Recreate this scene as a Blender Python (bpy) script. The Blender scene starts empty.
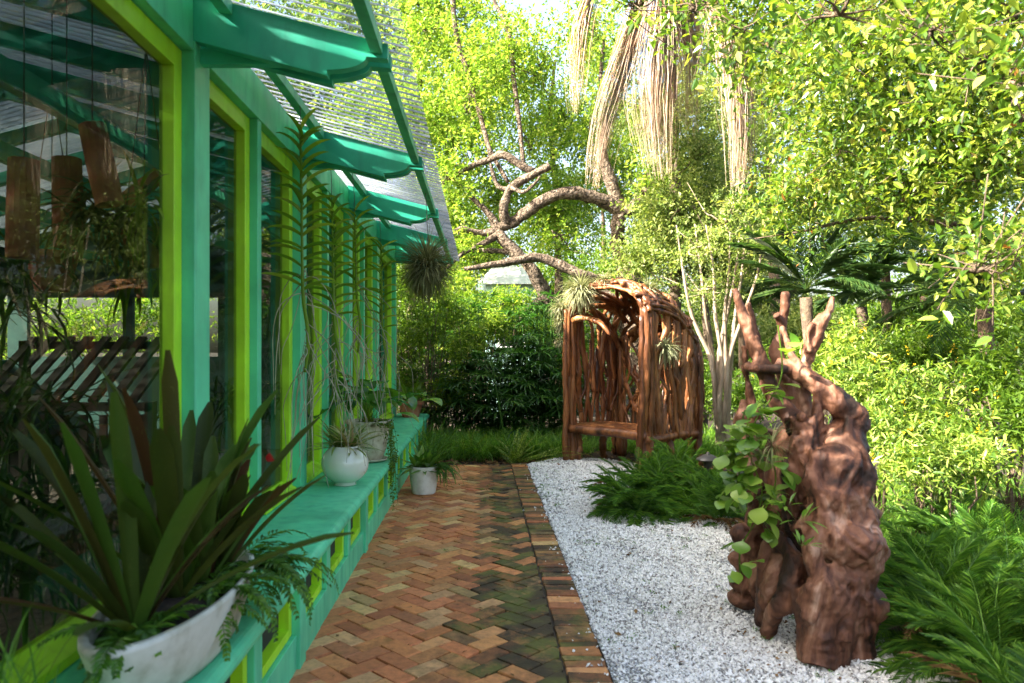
import bpy, math, random
import numpy as np
from mathutils import Vector

# ------------------------------------------------------------------ camera, sky, sun, exposure
scene = bpy.context.scene
COL = scene.collection
F, VX, VY, H = 739.6, 481.0, 350.0, 1.5          # focal length in pixels, vanishing point, eye height

cam_data = bpy.data.cameras.new("camera")
cam = bpy.data.objects.new("camera", cam_data)
COL.objects.link(cam)
cam.location = (0, 0, H)
cam.rotation_euler = (math.radians(90), 0, 0)
cam_data.sensor_width = 36
cam_data.lens = 26
cam_data.shift_x = (512 - VX) / 1024
cam_data.shift_y = (VY - 341.5) / 1024
cam_data.clip_start = 0.05
cam_data.clip_end = 2000
cam_data.dof.use_dof = True
cam_data.dof.focus_distance = 8.0
cam_data.dof.aperture_fstop = 2.8
scene.camera = cam

SUN_EL = math.radians(35.5)
SUN_H = Vector((-0.94, -0.34, 0)).normalized()
world = bpy.data.worlds.new("World")
scene.world = world
world.use_nodes = True
wn = world.node_tree.nodes
wl = world.node_tree.links
sky = wn.new("ShaderNodeTexSky")
sky.sky_type = 'NISHITA'
sky.sun_disc = False
sky.sun_elevation = SUN_EL
sky.sun_rotation = math.atan2(SUN_H.x, SUN_H.y)
sky.air_density = 1.0
sky.dust_density = 6.0
sky.ozone_density = 0.3
wn["Background"].inputs[1].default_value = 0.115
wl.new(sky.outputs[0], wn["Background"].inputs[0])

sun_data = bpy.data.lights.new("sun", 'SUN')
sun_data.energy = 5.0
sun_data.angle = math.radians(0.55)
sun_data.color = (1.0, 0.93, 0.80)
sun = bpy.data.objects.new("sun", sun_data)
COL.objects.link(sun)
sd = Vector((SUN_H.x * math.cos(SUN_EL), SUN_H.y * math.cos(SUN_EL), math.sin(SUN_EL)))
sun.rotation_euler = sd.to_track_quat('Z', 'Y').to_euler()
sun.location = (-20, 10, 25)

scene.view_settings.view_transform = 'Standard'
scene.view_settings.look = 'None'
scene.view_settings.exposure = 2.8
scene.view_settings.gamma = 1.0
scene.render.engine = 'CYCLES'
cy = scene.cycles
cy.max_bounces = 7
cy.diffuse_bounces = 4
cy.glossy_bounces = 3
cy.transmission_bounces = 5
cy.transparent_max_bounces = 12
cy.sample_clamp_indirect = 6.0
cy.use_denoising = True
cy.caustics_reflective = False
cy.caustics_refractive = False

rng = np.random.default_rng(11)
random.seed(5)
R = math.radians


def at(px, py, Y):
    """the point of the garden seen at a pixel, at depth Y"""
    return np.array([(px - VX) / F * Y, Y, H - (py - VY) / F * Y])


# ------------------------------------------------------------------ mesh building
def nrm(a):
    a = np.asarray(a, float)
    return a / np.maximum(np.linalg.norm(a, axis=-1, keepdims=True), 1e-9)


class MB:
    """collects shapes; build() links them as ONE mesh object"""

    def __init__(self):
        self.v, self.f, self.n = [], [], 0
        self.attr = {}

    def raw(self, v, faces, **attrs):
        v = np.asarray(v, float).reshape(-1, 3)
        if not isinstance(faces, list) or (len(faces) and not isinstance(faces[0], np.ndarray)):
            by = {}
            for q in faces:
                by.setdefault(len(q), []).append(q)
            faces = [np.array(x) for x in by.values()]
        for q in faces:
            if len(q):
                self.f.append(q + self.n)
        self.v.append(v)
        for k, val in attrs.items():
            self.attr.setdefault(k, []).append(np.broadcast_to(np.asarray(val, float), (len(v),) + np.shape(val)[-1:] if np.ndim(val) else (len(v),)))
        self.n += len(v)
        return self

    def box(self, x0, x1, y0, y1, z0, z1):
        v = [(x, y, z) for z in (z0, z1) for y in (y0, y1) for x in (x0, x1)]
        return self.raw(v, [(0, 2, 3, 1), (4, 5, 7, 6), (0, 1, 5, 4), (2, 6, 7, 3), (0, 4, 6, 2), (1, 3, 7, 5)])

    def hexa(self, pts):
        """eight points, lower ring then upper ring"""
        return self.raw(pts, [(3, 2, 1, 0), (4, 5, 6, 7), (0, 1, 5, 4), (1, 2, 6, 5), (2, 3, 7, 6), (3, 0, 4, 7)])

    def bar(self, a, b, w, h, up=(0, 0, 1)):
        a, b = np.array(a, float), np.array(b, float)
        d = nrm(b - a)
        s = nrm(np.cross(d, up))
        u = np.cross(s, d)
        q = [(-w, -h), (w, -h), (w, h), (-w, h)]
        pts = [a + s * i * .5 + u * j * .5 for i, j in q] + [b + s * i * .5 + u * j * .5 for i, j in q]
        return self.hexa(pts)

    def prism_y(self, prof, y0, y1):
        """profile of (x, z) points pulled along y"""
        n = len(prof)
        v = [(x, y0, z) for x, z in prof] + [(x, y1, z) for x, z in prof]
        f = [tuple(range(n))[::-1], tuple(range(n, 2 * n))]
        f += [(i, (i + 1) % n, n + (i + 1) % n, n + i) for i in range(n)]
        return self.raw(v, f)

    def tube(self, pts, rad, seg=8, knob=0.0, flat=1.0, close=True, sub=0, seed=None, nref=None):
        P = np.array(pts, float)
        r = np.broadcast_to(np.asarray(rad, float), (len(P),)).copy()
        if sub:
            P, r = smooth_path(P, r, sub)
        n = len(P)
        T = nrm(np.gradient(P, axis=0))
        ref = np.array([0, 0, 1.0]) if abs(T[0][2]) < .9 else np.array([1.0, 0, 0])
        N = nrm(np.cross(T[0], ref)) if nref is None else np.array(nref, float)
        rings = []
        g = np.random.default_rng(seed if seed is not None else int(rng.integers(1 << 30)))
        ang = np.arange(seg) / seg * 2 * math.pi
        low = g.normal(0, 1, (n, 1)) * .35 + g.normal(0, 1, (n, seg))
        for i in range(n):
            N = nrm(N - T[i] * np.dot(N, T[i]))
            Bn = np.cross(T[i], N)
            rr = r[i] * (1 + knob * low[i])
            rings.append(P[i] + (np.cos(ang) * rr)[:, None] * N + (np.sin(ang) * rr * flat)[:, None] * Bn)
        V = np.concatenate(rings)
        i = np.arange(n - 1)[:, None] * seg
        j = np.arange(seg)[None]
        j2 = (j + 1) % seg
        Q = np.stack([i + j, i + j2, i + seg + j2, i + seg + j], -1).reshape(-1, 4)
        fs = [Q]
        if close:
            V = np.concatenate([V, P[:1], P[-1:]])
            a, b = n * seg, n * seg + 1
            k = np.arange(seg)
            fs.append(np.stack([np.full(seg, a), (k + 1) % seg, k], -1))
            fs.append(np.stack([np.full(seg, b), (n - 1) * seg + k, (n - 1) * seg + (k + 1) % seg], -1))
        return self.raw(V, fs)

    def lathe(self, prof, c=(0, 0, 0), seg=32, sx=1, sy=1, fx=None):
        """profile of (radius, z) points turned about the vertical through c"""
        c = np.array(c, float)
        ang = np.arange(seg) / seg * 2 * math.pi
        V = []
        for r, z in prof:
            rr = np.full(seg, r) if fx is None else fx(r, z, ang)
            V.append(np.stack([np.cos(ang) * rr * sx, np.sin(ang) * rr * sy, np.full(seg, z)], -1) + c)
        V = np.concatenate(V)
        n = len(prof)
        i = np.arange(n - 1)[:, None] * seg
        j = np.arange(seg)[None]
        j2 = (j + 1) % seg
        Q = np.stack([i + j, i + j2, i + seg + j2, i + seg + j], -1).reshape(-1, 4)
        V = np.concatenate([V, [c + (0, 0, prof[0][1])], [c + (0, 0, prof[-1][1])]])
        k = np.arange(seg)
        a, b = n * seg, n * seg + 1
        return self.raw(V, [Q, np.stack([np.full(seg, a), (k + 1) % seg, k], -1),
                            np.stack([np.full(seg, b), (n - 1) * seg + k, (n - 1) * seg + (k + 1) % seg], -1)])

    def blob(self, c, r, seg=14, rings=8, knob=.0):
        c, r = np.array(c, float), np.broadcast_to(np.asarray(r, float), (3,))
        th = np.linspace(0, math.pi, rings + 1)[1:-1]
        ph = np.arange(seg) / seg * 2 * math.pi
        V = np.array([(math.sin(t) * math.cos(p), math.sin(t) * math.sin(p), math.cos(t)) for t in th for p in ph])
        V = np.concatenate([V, [[0, 0, 1], [0, 0, -1]]])
        V = V * (1 + knob * rng.normal(0, 1, (len(V), 1))) * r + c
        m = rings - 1
        i = np.arange(m - 1)[:, None] * seg
        j = np.arange(seg)[None]
        j2 = (j + 1) % seg
        Q = np.stack([i + j, i + seg + j, i + seg + j2, i + j2], -1).reshape(-1, 4)
        k = np.arange(seg)
        a = m * seg
        return self.raw(V, [Q, np.stack([np.full(seg, a), k, (k + 1) % seg], -1),
                            np.stack([np.full(seg, a + 1), (m - 1) * seg + (k + 1) % seg, (m - 1) * seg + k], -1)])

    # ---- foliage
    def leaves(self, P, D, N, L, W, fine=False, fold=.18, droop=.0):
        P = np.asarray(P, float)
        n = len(P)
        if n == 0:
            return self
        D = nrm(D)
        S = nrm(np.cross(D, N))
        N = np.cross(S, D)
        L = np.broadcast_to(np.asarray(L, float), (n,))[:, None]
        W = np.broadcast_to(np.asarray(W, float), (n,))[:, None]
        if not fine:
            mid = P + D * L * .45
            V = np.stack([P, mid + S * W * .5 + N * W * fold, P + D * L - N * L * droop, mid - S * W * .5 + N * W * fold], 1).reshape(-1, 3)
            b = np.arange(n)[:, None] * 4
            return self.raw(V, [np.concatenate([b + [0, 1, 2], b + [0, 2, 3]])])

        def pt(t, w, lift=0):
            return P + D * L * t + S * W * w + N * (W * lift - L * droop * t * t)
        V = np.stack([pt(0, 0), pt(.33, 0), pt(.68, 0), pt(1, 0),
                      pt(.28, .46, fold), pt(.66, .42, fold), pt(.28, -.46, fold), pt(.66, -.42, fold)], 1).reshape(-1, 3)
        b = np.arange(n)[:, None] * 8
        tri = np.concatenate([b + [0, 4, 1], b + [0, 1, 6], b + [2, 5, 3], b + [2, 3, 7]])
        quad = np.concatenate([b + [1, 4, 5, 2], b + [1, 2, 7, 6]])
        return self.raw(V, [tri, quad])

    def straps(self, base, az, el, L, W, droop, nseg=6, fold=.2, taper='blade', sag_pow=1.4, ret=False):
        base = np.asarray(base, float).reshape(-1, 3)
        n = len(base)
        bc = lambda a: np.broadcast_to(np.asarray(a, float), (n,)).copy()
        az, el, L, W, droop = map(bc, (az, el, L, W, droop))
        hx = np.stack([np.cos(az), np.sin(az), 0 * az], -1)
        S = np.stack([-np.sin(az), np.cos(az), 0 * az], -1)
        P = base.copy()
        C, Tn, Nn = [P.copy()], [], []
        for s in range(nseg):
            e = el - droop * ((s + .5) / nseg) ** sag_pow
            d = hx * np.cos(e)[:, None] + np.array([0, 0, 1.0]) * np.sin(e)[:, None]
            Tn.append(d)
            P = P + d * (L / nseg)[:, None]
            C.append(P.copy())
        Tn.append(Tn[-1])
        C = np.stack(C, 1)
        T = np.stack(Tn, 1)
        N = np.cross(T, S[:, None])
        t = np.linspace(0, 1, nseg + 1)
        if taper == 'blade':
            w = np.minimum(1, .55 + t * 1.6) * (1 - t ** 3) ** .8
        elif taper == 'strap':
            w = (.75 + .35 * np.sin(t * 2.4)) * np.clip((1.02 - t) * 7, 0, 1) ** .6
        elif taper == 'broad':
            w = np.clip(np.sin(np.clip(t * 1.25 - .22, 0, 1) * math.pi) ** .75, .05, 1)
        else:
            w = 1 - t * .75
        w = w[None, :, None] * W[:, None, None] * .5
        if ret:
            return C, T, S
        Lf = C + S[:, None] * w - N * w * fold * 2 * -1
        Rt = C - S[:, None] * w - N * w * fold * 2 * -1
        V = np.stack([Lf, C, Rt], 2).reshape(-1, 3)
        m = (nseg + 1) * 3
        b = np.arange(n)[:, None, None] * m + np.arange(nseg)[None, :, None] * 3
        Q = np.concatenate([(b + [0, 1, 4, 3]).reshape(-1, 4), (b + [1, 2, 5, 4]).reshape(-1, 4)])
        return self.raw(V, [Q])

    def fronds(self, base, az, el, L, droop, M=26, ll=.12, lw=.012, angle=60, nseg=8, lift=.15, bare=.12, rw=.012, prof='sin', ldroop=.1, jit=.1):
        """pinnate leaves: a midrib with a row of leaflets on either side"""
        base = np.asarray(base, float).reshape(-1, 3)
        n = len(base)
        self.straps(base, az, el, L, rw, droop, nseg, .3, 'rib')
        C, T, S = self.straps(base, az, el, L, rw, droop, nseg, .3, 'rib', ret=True)
        t = bare + (1 - bare) * (np.arange(M) + .5) / M
        x = t * nseg
        i = np.minimum(x.astype(int), nseg - 1)
        fr = (x - i)[None, :, None]
        P = C[:, i] * (1 - fr) + C[:, i + 1] * fr
        Tt = nrm(T[:, i] * (1 - fr) + T[:, i + 1] * fr)
        Nn = nrm(np.cross(Tt, np.broadcast_to(S[:, None], Tt.shape)))
        Nn = Nn * np.sign(Nn[..., 2:3] + 1e-6)
        u = (t - bare) / (1 - bare)
        pl = np.clip(np.sin(u * math.pi * .92 + .2), .12, 1) ** .7 if prof == 'sin' else (1.05 - u * .85)
        a = R(angle) * (1 - .45 * u)
        Lm = np.broadcast_to(np.asarray(ll, float), (n,))[:, None] * pl[None]
        for s in (1, -1):
            D = Tt * np.cos(a)[None, :, None] + s * S[:, None] * np.sin(a)[None, :, None] + Nn * lift
            D = D + rng.normal(0, jit, D.shape)
            Lr = (Lm * rng.uniform(.85, 1.1, Lm.shape)).reshape(-1)
            self.leaves(P.reshape(-1, 3), D.reshape(-1, 3), Nn.reshape(-1, 3) + rng.normal(0, .15, (n * M, 3)), Lr, lw, fold=.25, droop=ldroop)
        return self

    def build(self, name, mat, parent=None, smooth=False, bevel=0):
        v = np.concatenate(self.v)
        me = bpy.data.meshes.new(name)
        me.vertices.add(len(v))
        me.vertices.foreach_set('co', v.astype(np.float32).ravel())
        loops = np.concatenate([q.ravel() for q in self.f]).astype(np.int32)
        tot = np.concatenate([np.full(len(q), q.shape[1]) for q in self.f]).astype(np.int32)
        start = np.concatenate([[0], np.cumsum(tot)[:-1]]).astype(np.int32)
        me.loops.add(len(loops))
        me.loops.foreach_set('vertex_index', loops)
        me.polygons.add(len(tot))
        me.polygons.foreach_set('loop_start', start)
        me.polygons.foreach_set('loop_total', tot)
        me.polygons.foreach_set('use_smooth', np.full(len(tot), bool(smooth)))
        for k, parts in self.attr.items():
            a = np.concatenate(parts)
            if a.ndim == 2:
                at_ = me.attributes.new(k, 'FLOAT_COLOR', 'POINT')
                at_.data.foreach_set('color', np.concatenate([a, np.ones((len(a), 1))], 1).astype(np.float32).ravel())
            else:
                at_ = me.attributes.new(k, 'FLOAT', 'POINT')
                at_.data.foreach_set('value', a.astype(np.float32))
        me.update(calc_edges=True)
        me.materials.append(mat)
        o = bpy.data.objects.new(name, me)
        COL.objects.link(o)
        if parent is not None:
            o.parent = parent
            o.matrix_parent_inverse.identity()
            if parent.get('_w') is not None:
                w = Vector(parent['_w'])
                me.transform(__import__('mathutils').Matrix.Translation(-w))
                o['_w'] = list(w)
        if bevel:
            m = o.modifiers.new('bevel', 'BEVEL')
            m.width = bevel
            m.segments = 2
            m.limit_method = 'ANGLE'
            m.angle_limit = R(50)
            m.harden_normals = False
        return o


def smooth_path(P, r, sub):
    P = np.asarray(P, float)
    n = len(P)
    pad = np.concatenate([[2 * P[0] - P[1]], P, [2 * P[-1] - P[-2]]])
    rp = np.concatenate([[r[0]], r, [r[-1]]])
    out, ro = [], []
    for i in range(n - 1):
        p0, p1, p2, p3 = pad[i:i + 4]
        for s in range(sub):
            t = s / sub
            out.append(.5 * (2 * p1 + (p2 - p0) * t + (2 * p0 - 5 * p1 + 4 * p2 - p3) * t * t + (3 * p1 - p0 - 3 * p2 + p3) * t ** 3))
            ro.append(rp[i + 1] * (1 - t) + rp[i + 2] * t)
    out.append(P[-1])
    ro.append(r[-1])
    return np.array(out), np.array(ro)


def wobble(a, b, n=7, amp=.03, g=None):
    g = g or rng
    a, b = np.array(a, float), np.array(b, float)
    t = np.linspace(0, 1, n)[:, None]
    P = a + (b - a) * t
    off = np.cumsum(g.normal(0, 1, (n, 3)), axis=0)
    off -= off[0] + (off[-1] - off[0]) * t
    return P + off * amp


# ------------------------------------------------------------------ things and their labels
def tag(o, label, cat, group=None, kind=None):
    o['label'] = label
    o['category'] = cat
    if group:
        o['group'] = group
    if kind:
        o['kind'] = kind
    return o


def thing(name, label, cat, loc=(0, 0, 0), group=None):
    """an Empty at the thing's base; parts are given in world coordinates and moved under it"""
    o = bpy.data.objects.new(name, None)
    COL.objects.link(o)
    o.empty_display_size = .1
    o.location = [float(c) for c in loc]
    o['_w'] = [float(c) for c in loc]
    return tag(o, label, cat, group)


def dup(root, loc, rotz=0, scale=1, label=None, group=None):
    r = root.copy()
    COL.objects.link(r)
    r.location = [float(c) for c in loc]
    r.rotation_euler = (0, 0, rotz)
    r.scale = (scale,) * 3 if np.isscalar(scale) else scale
    if label:
        r['label'] = label
    if group:
        r['group'] = group
    for ch in list(root.children):
        c = ch.copy()
        COL.objects.link(c)
        c.parent = r
        for gch in ch.children:
            d = gch.copy()
            COL.objects.link(d)
            d.parent = c
    return r


def struct(o, kind='structure'):
    o['kind'] = kind
    return o


# ------------------------------------------------------------------ materials
def new_mat(name):
    m = bpy.data.materials.new(name)
    m.use_nodes = True
    nt = m.node_tree
    return m, nt.nodes, nt.links, nt.nodes["Principled BSDF"]


def ramp(nodes, stops):
    r = nodes.new("ShaderNodeValToRGB")
    e = r.color_ramp.elements
    while len(e) > 1:
        e.remove(e[-1])
    e[0].position, e[0].color = stops[0][0], (*stops[0][1], 1)
    for p, c in stops[1:]:
        x = e.new(p)
        x.color = (*c, 1)
    return r


def noise(nodes, links, scale, detail=4, coord='Object', rough=.55, stretch=None, dist=0):
    tc = nodes.new("ShaderNodeTexCoord")
    n = nodes.new("ShaderNodeTexNoise")
    n.inputs['Scale'].default_value = scale
    n.inputs['Detail'].default_value = detail
    n.inputs['Roughness'].default_value = rough
    n.inputs['Distortion'].default_value = dist
    if stretch:
        mp = nodes.new("ShaderNodeMapping")
        mp.inputs['Scale'].default_value = stretch
        links.new(tc.outputs[coord], mp.inputs[0])
        links.new(mp.outputs[0], n.inputs['Vector'])
    else:
        links.new(tc.outputs[coord], n.inputs['Vector'])
    return n


def bump(nodes, links, src, bsdf, strength, dist=.01):
    b = nodes.new("ShaderNodeBump")
    b.inputs['Strength'].default_value = strength
    b.inputs['Distance'].default_value = dist
    links.new(src, b.inputs['Height'])
    links.new(b.outputs[0], bsdf.inputs['Normal'])


def mixc(nodes, links, fac, a, b, mode='MIX'):
    m = nodes.new("ShaderNodeMix")
    m.data_type = 'RGBA'
    m.blend_type = mode
    for sock, val in ((m.inputs[0], fac), (m.inputs[6], a), (m.inputs[7], b)):
        if hasattr(val, 'is_linked') or hasattr(val, 'links'):
            links.new(val, sock)
        elif isinstance(val, (int, float)):
            sock.default_value = val
        else:
            sock.default_value = (*val, 1)
    return m.outputs[2]


def mat_noise(name, stops, scale=6, rough=.6, bmp=.2, stretch=None, detail=6, dist=.01, spec=.4, bscale=None, coat=0, distort=0):
    m, N, L, b = new_mat(name)
    n = noise(N, L, scale, detail, stretch=stretch, dist=distort)
    r = ramp(N, stops)
    L.new(n.outputs[0], r.inputs[0])
    L.new(r.outputs[0], b.inputs['Base Color'])
    b.inputs['Roughness'].default_value = rough
    b.inputs['Specular IOR Level'].default_value = spec
    b.inputs['Coat Weight'].default_value = coat
    if bmp:
        n2 = noise(N, L, bscale or scale * 3, 5, stretch=stretch)
        bump(N, L, n2.outputs[0], b, bmp, dist)
    return m


def mat_paint(name, col, rough=.42):
    m, N, L, b = new_mat(name)
    n = noise(N, L, 3.0, 5)
    c1 = tuple(x * .82 for x in col)
    c2 = tuple(min(1, x * 1.12 + .004) for x in col)
    r = ramp(N, [(.3, c1), (.7, c2)])
    L.new(n.outputs[0], r.inputs[0])
    # faint dirt in streaks and a few scuffs
    d = noise(N, L, 9, 6, stretch=(1, 1, .25))
    dr = ramp(N, [(.50, (0, 0, 0)), (.70, (.65, .65, .65))])
    L.new(d.outputs[0], dr.inputs[0])
    c = mixc(N, L, dr.outputs[0], r.outputs[0], tuple(x * .62 + .008 for x in col))
    ch = noise(N, L, 26, 9, rough=.72, stretch=(1, .5, .5))
    chr_ = ramp(N, [(.66, (0, 0, 0)), (.70, (.8, .8, .8))])
    L.new(ch.outputs[0], chr_.inputs[0])
    c = mixc(N, L, chr_.outputs[0], c, tuple(x * .45 + .03 for x in col))
    gm = noise(N, L, 1.3, 7, rough=.65)
    gr = ramp(N, [(.52, (0, 0, 0)), (.75, (.6, .6, .6))])
    L.new(gm.outputs[0], gr.inputs[0])
    c = mixc(N, L, gr.outputs[0], c, tuple(x * .5 + .012 for x in col))
    L.new(c, b.inputs['Base Color'])
    rr = ramp(N, [(.3, (rough - .08,) * 3), (.7, (rough + .14,) * 3)])
    L.new(d.outputs[0], rr.inputs[0])
    L.new(rr.outputs[0], b.inputs['Roughness'])
    g = noise(N, L, 40, 3, stretch=(1, 1, .12))
    bump(N, L, g.outputs[0], b, .10, .004)
    return m


def mat_leaf(name, stops, trans=.4, tcol=None, rough=.42, spec=.35, big=1.2):
    """stops: colours drawn at random leaf by leaf"""
    m, N, L, b = new_mat(name)
    geo = N.new("ShaderNodeNewGeometry")
    r = ramp(N, stops)
    L.new(geo.outputs['Random Per Island'], r.inputs[0])
    n = noise(N, L, big, 2)
    nr = ramp(N, [(.3, (.72, .76, .7)), (.7, (1.18, 1.12, 1.0))])
    L.new(n.outputs[0], nr.inputs[0])
    c = mixc(N, L, 1.0, r.outputs[0], nr.outputs[0], 'MULTIPLY')
    L.new(c, b.inputs['Base Color'])
    b.inputs['Roughness'].default_value = rough
    b.inputs['Specular IOR Level'].default_value = spec
    t = N.new("ShaderNodeBsdfTranslucent")
    tc = mixc(N, L, 1.0, c, tcol or (1.7, 1.75, .75), 'MULTIPLY')
    L.new(tc, t.inputs[0])
    mx = N.new("ShaderNodeMixShader")
    mx.inputs[0].default_value = trans
    L.new(b.outputs[0], mx.inputs[1])
    L.new(t.outputs[0], mx.inputs[2])
    L.new(mx.outputs[0], N["Material Output"].inputs[0])
    return m


M = {}
M['green'] = mat_paint('green_paint', (.095, .58, .30))
M['teal'] = mat_paint('teal_paint', (.038, .50, .32))
M['lime'] = mat_paint('lime_paint', (.40, .76, .014), .4)
M['dark'] = mat_noise('dark_void', [(.3, (.012, .012, .011)), (.7, (.03, .032, .028))], 4, .8, 0)
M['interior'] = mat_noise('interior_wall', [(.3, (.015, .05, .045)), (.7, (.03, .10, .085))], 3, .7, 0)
M['terra'] = mat_noise('terracotta', [(.25, (.16, .055, .028)), (.55, (.32, .12, .06)), (.8, (.42, .2, .12))], 7, .8, .25)
M['tube_terra'] = mat_noise('old_terracotta', [(.3, (.20, .06, .03)), (.52, (.46, .14, .07)), (.75, (.55, .27, .15))], 6, .85, .3)
M['glaze'] = mat_noise('green_reflect_glaze', [(.3, (.56, .58, .46)), (.7, (.72, .73, .62))], 3, .12, 0, spec=.5, coat=.5)  # greenish cream tone paints reflected surroundings into the white glaze
M['oldceramic'] = mat_noise('weathered_cream', [(.30, (.10, .085, .05)), (.42, (.42, .38, .26)), (.7, (.62, .58, .45))], 14, .5, .25, detail=8)
M['trough'] = mat_noise('trough_white', [(.34, (.09, .085, .05)), (.44, (.32, .31, .23)), (.56, (.50, .50, .42)), (.75, (.62, .62, .54))], 5, .5, .08)
M['potwhite'] = mat_noise('matt_white_pot', [(.3, (.48, .45, .36)), (.55, (.72, .69, .6)), (.8, (.8, .78, .7))], 8, .55, .1)
M['soil'] = mat_noise('potting_soil', [(.3, (.012, .008, .005)), (.7, (.045, .03, .02))], 40, .95, 1, dist=.02)
M['metal'] = mat_noise('dark_metal', [(.3, (.02, .02, .018)), (.7, (.05, .045, .04))], 20, .45, .05)
M['wire'] = mat_noise('wire', [(.3, (.05, .045, .035)), (.7, (.1, .09, .07))], 20, .5, 0)
M['bark'] = mat_noise('grey_bark', [(.34, (.022, .015, .010)), (.46, (.085, .060, .040)), (.58, (.18, .135, .095)), (.74, (.34, .28, .22))], 10, .9, 1, dist=.10, bscale=22, distort=1.6, detail=9)
M['darkbark'] = mat_noise('brown_bark', [(.25, (.03, .02, .014)), (.55, (.10, .07, .045)), (.8, (.2, .14, .09))], 9, .9, .9, dist=.03, bscale=22)
M['palebark'] = mat_noise('pale_bark', [(.3, (.08, .058, .04)), (.48, (.22, .17, .12)), (.7, (.36, .31, .25))], 9, .7, .3, stretch=(1, 1, .3))
M['arborwood'] = mat_noise('varnished_branch', [(.30, (.028, .010, .005)), (.44, (.12, .042, .015)), (.58, (.26, .10, .034)), (.74, (.44, .25, .11))], 6, .36, .6, stretch=(1, 1, .22), dist=.02, bscale=30, spec=.35, distort=1.0, detail=9)
M['driftwood'] = mat_noise('polished_driftwood', [(.34, (.014, .007, .004)), (.43, (.055, .022, .012)), (.51, (.115, .048, .026)), (.59, (.19, .092, .054)), (.69, (.33, .21, .15))], 4.5, .62, .8, dist=.014, bscale=30, spec=.25, distort=1.8, detail=10, stretch=(1, 1, .45))
def island_tint(m, lo=.45, hi=1.35):
    N, L = m.node_tree.nodes, m.node_tree.links
    b = N["Principled BSDF"]
    src = b.inputs['Base Color'].links[0].from_socket
    geo = N.new("ShaderNodeNewGeometry")
    r = ramp(N, [(0, (lo,) * 3), (.7, (1, 1, 1)), (1, (hi, hi * 1.08, hi * 1.15))])
    L.new(geo.outputs['Random Per Island'], r.inputs[0])
    L.new(mixc(N, L, 1, src, r.outputs[0], 'MULTIPLY'), b.inputs['Base Color'])


island_tint(M['arborwood'])
M['airpale'] = mat_leaf('pale_airplant', [(0, (.16, .18, .10)), (.5, (.32, .34, .21)), (1, (.50, .50, .36))], .35, (1.2, 1.2, .8), .8, .1)
M['deadfrond'] = mat_leaf('dead_frond', [(.0, (.34, .26, .21)), (.5, (.55, .46, .39)), (1, (.72, .65, .58))], .4, (1.2, 1.0, .8), .8, .1)
M['root'] = mat_noise('aerial_root', [(.3, (.22, .19, .12)), (.7, (.45, .42, .30))], 10, .8, 0)
M['moss_plant'] = mat_leaf('spanish_moss', [(0, (.10, .12, .07)), (.6, (.18, .20, .12)), (1, (.26, .28, .18))], .3, (1.2, 1.2, .8), .9, .05)
M['airplant'] = mat_leaf('airplant', [(0, (.09, .11, .05)), (.5, (.17, .19, .09)), (1, (.30, .30, .17))], .3, (1.3, 1.2, .7), .8, .1)
# foliage of the several kinds
M['lf_bright'] = mat_leaf('leaf_bright', [(0, (.08, .16, .02)), (.45, (.16, .26, .035)), (.8, (.27, .36, .06)), (1, (.42, .46, .12))], .6, (1.6, 1.65, .9))
M['lf_mid'] = mat_leaf('leaf_mid', [(0, (.045, .10, .012)), (.5, (.09, .17, .018)), (1, (.16, .24, .03))], .5)
M['lf_grey'] = mat_leaf('leaf_greyish', [(0, (.09, .15, .035)), (.5, (.19, .26, .07)), (1, (.34, .38, .15))], .5, (1.5, 1.5, .8), .5)
M['lf_near'] = mat_leaf('leaf_glossy', [(0, (.03, .08, .012)), (.4, (.09, .17, .02)), (.8, (.22, .29, .04)), (.985, (.40, .42, .11)), (1, (.25, .08, .02))], .42, (1.7, 1.7, .8), .28, .7)
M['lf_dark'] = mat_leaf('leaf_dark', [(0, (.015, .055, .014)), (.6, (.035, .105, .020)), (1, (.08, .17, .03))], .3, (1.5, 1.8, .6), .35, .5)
M['lf_lime'] = mat_leaf('leaf_lime', [(0, (.04, .10, .015)), (.4, (.12, .20, .025)), (.8, (.25, .34, .05)), (1, (.46, .50, .17))], .38)
M['lf_grass'] = mat_leaf('leaf_grass', [(0, (.045, .13, .018)), (.5, (.11, .25, .03)), (1, (.24, .38, .07))], .45)
M['lf_coontie'] = mat_leaf('leaf_coontie', [(0, (.028, .09, .014)), (.6, (.07, .17, .022)), (1, (.16, .29, .04))], .35)
M['lf_fern'] = mat_leaf('leaf_fern', [(0, (.035, .10, .012)), (.6, (.07, .17, .018)), (1, (.13, .26, .03))], .4)
M['lf_palm'] = mat_leaf('leaf_palm', [(0, (.018, .050, .014)), (.6, (.04, .09, .022)), (1, (.09, .15, .04))], .3)
M['lf_orchid'] = mat_leaf('leaf_orchid', [(0, (.10, .22, .02)), (.6, (.20, .34, .035)), (1, (.34, .42, .06))], .45, (1.4, 1.4, .7))
M['lf_broad'] = mat_leaf('leaf_broad', [(0, (.035, .12, .018)), (.6, (.07, .19, .025)), (1, (.13, .28, .04))], .35, None, .25, .6)
M['lf_hoya'] = mat_leaf('leaf_hoya', [(0, (.06, .15, .02)), (.5, (.13, .25, .035)), (1, (.25, .37, .07))], .35, None, .3, .5)
M['lf_vari'] = mat_leaf('leaf_variegated', [(0, (.05, .11, .02)), (.4, (.16, .22, .05)), (.75, (.36, .36, .16)), (1, (.34, .17, .12))], .3)
M['flower_y'] = mat_leaf('yellow_flower', [(0, (.65, .42, .01)), (1, (.8, .6, .03))], .3, (1.1, 1, .6))
M['red'] = mat_leaf('red_bract', [(0, (.45, .01, .015)), (1, (.6, .03, .03))], .2, (1.2, 1, 1))
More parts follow.
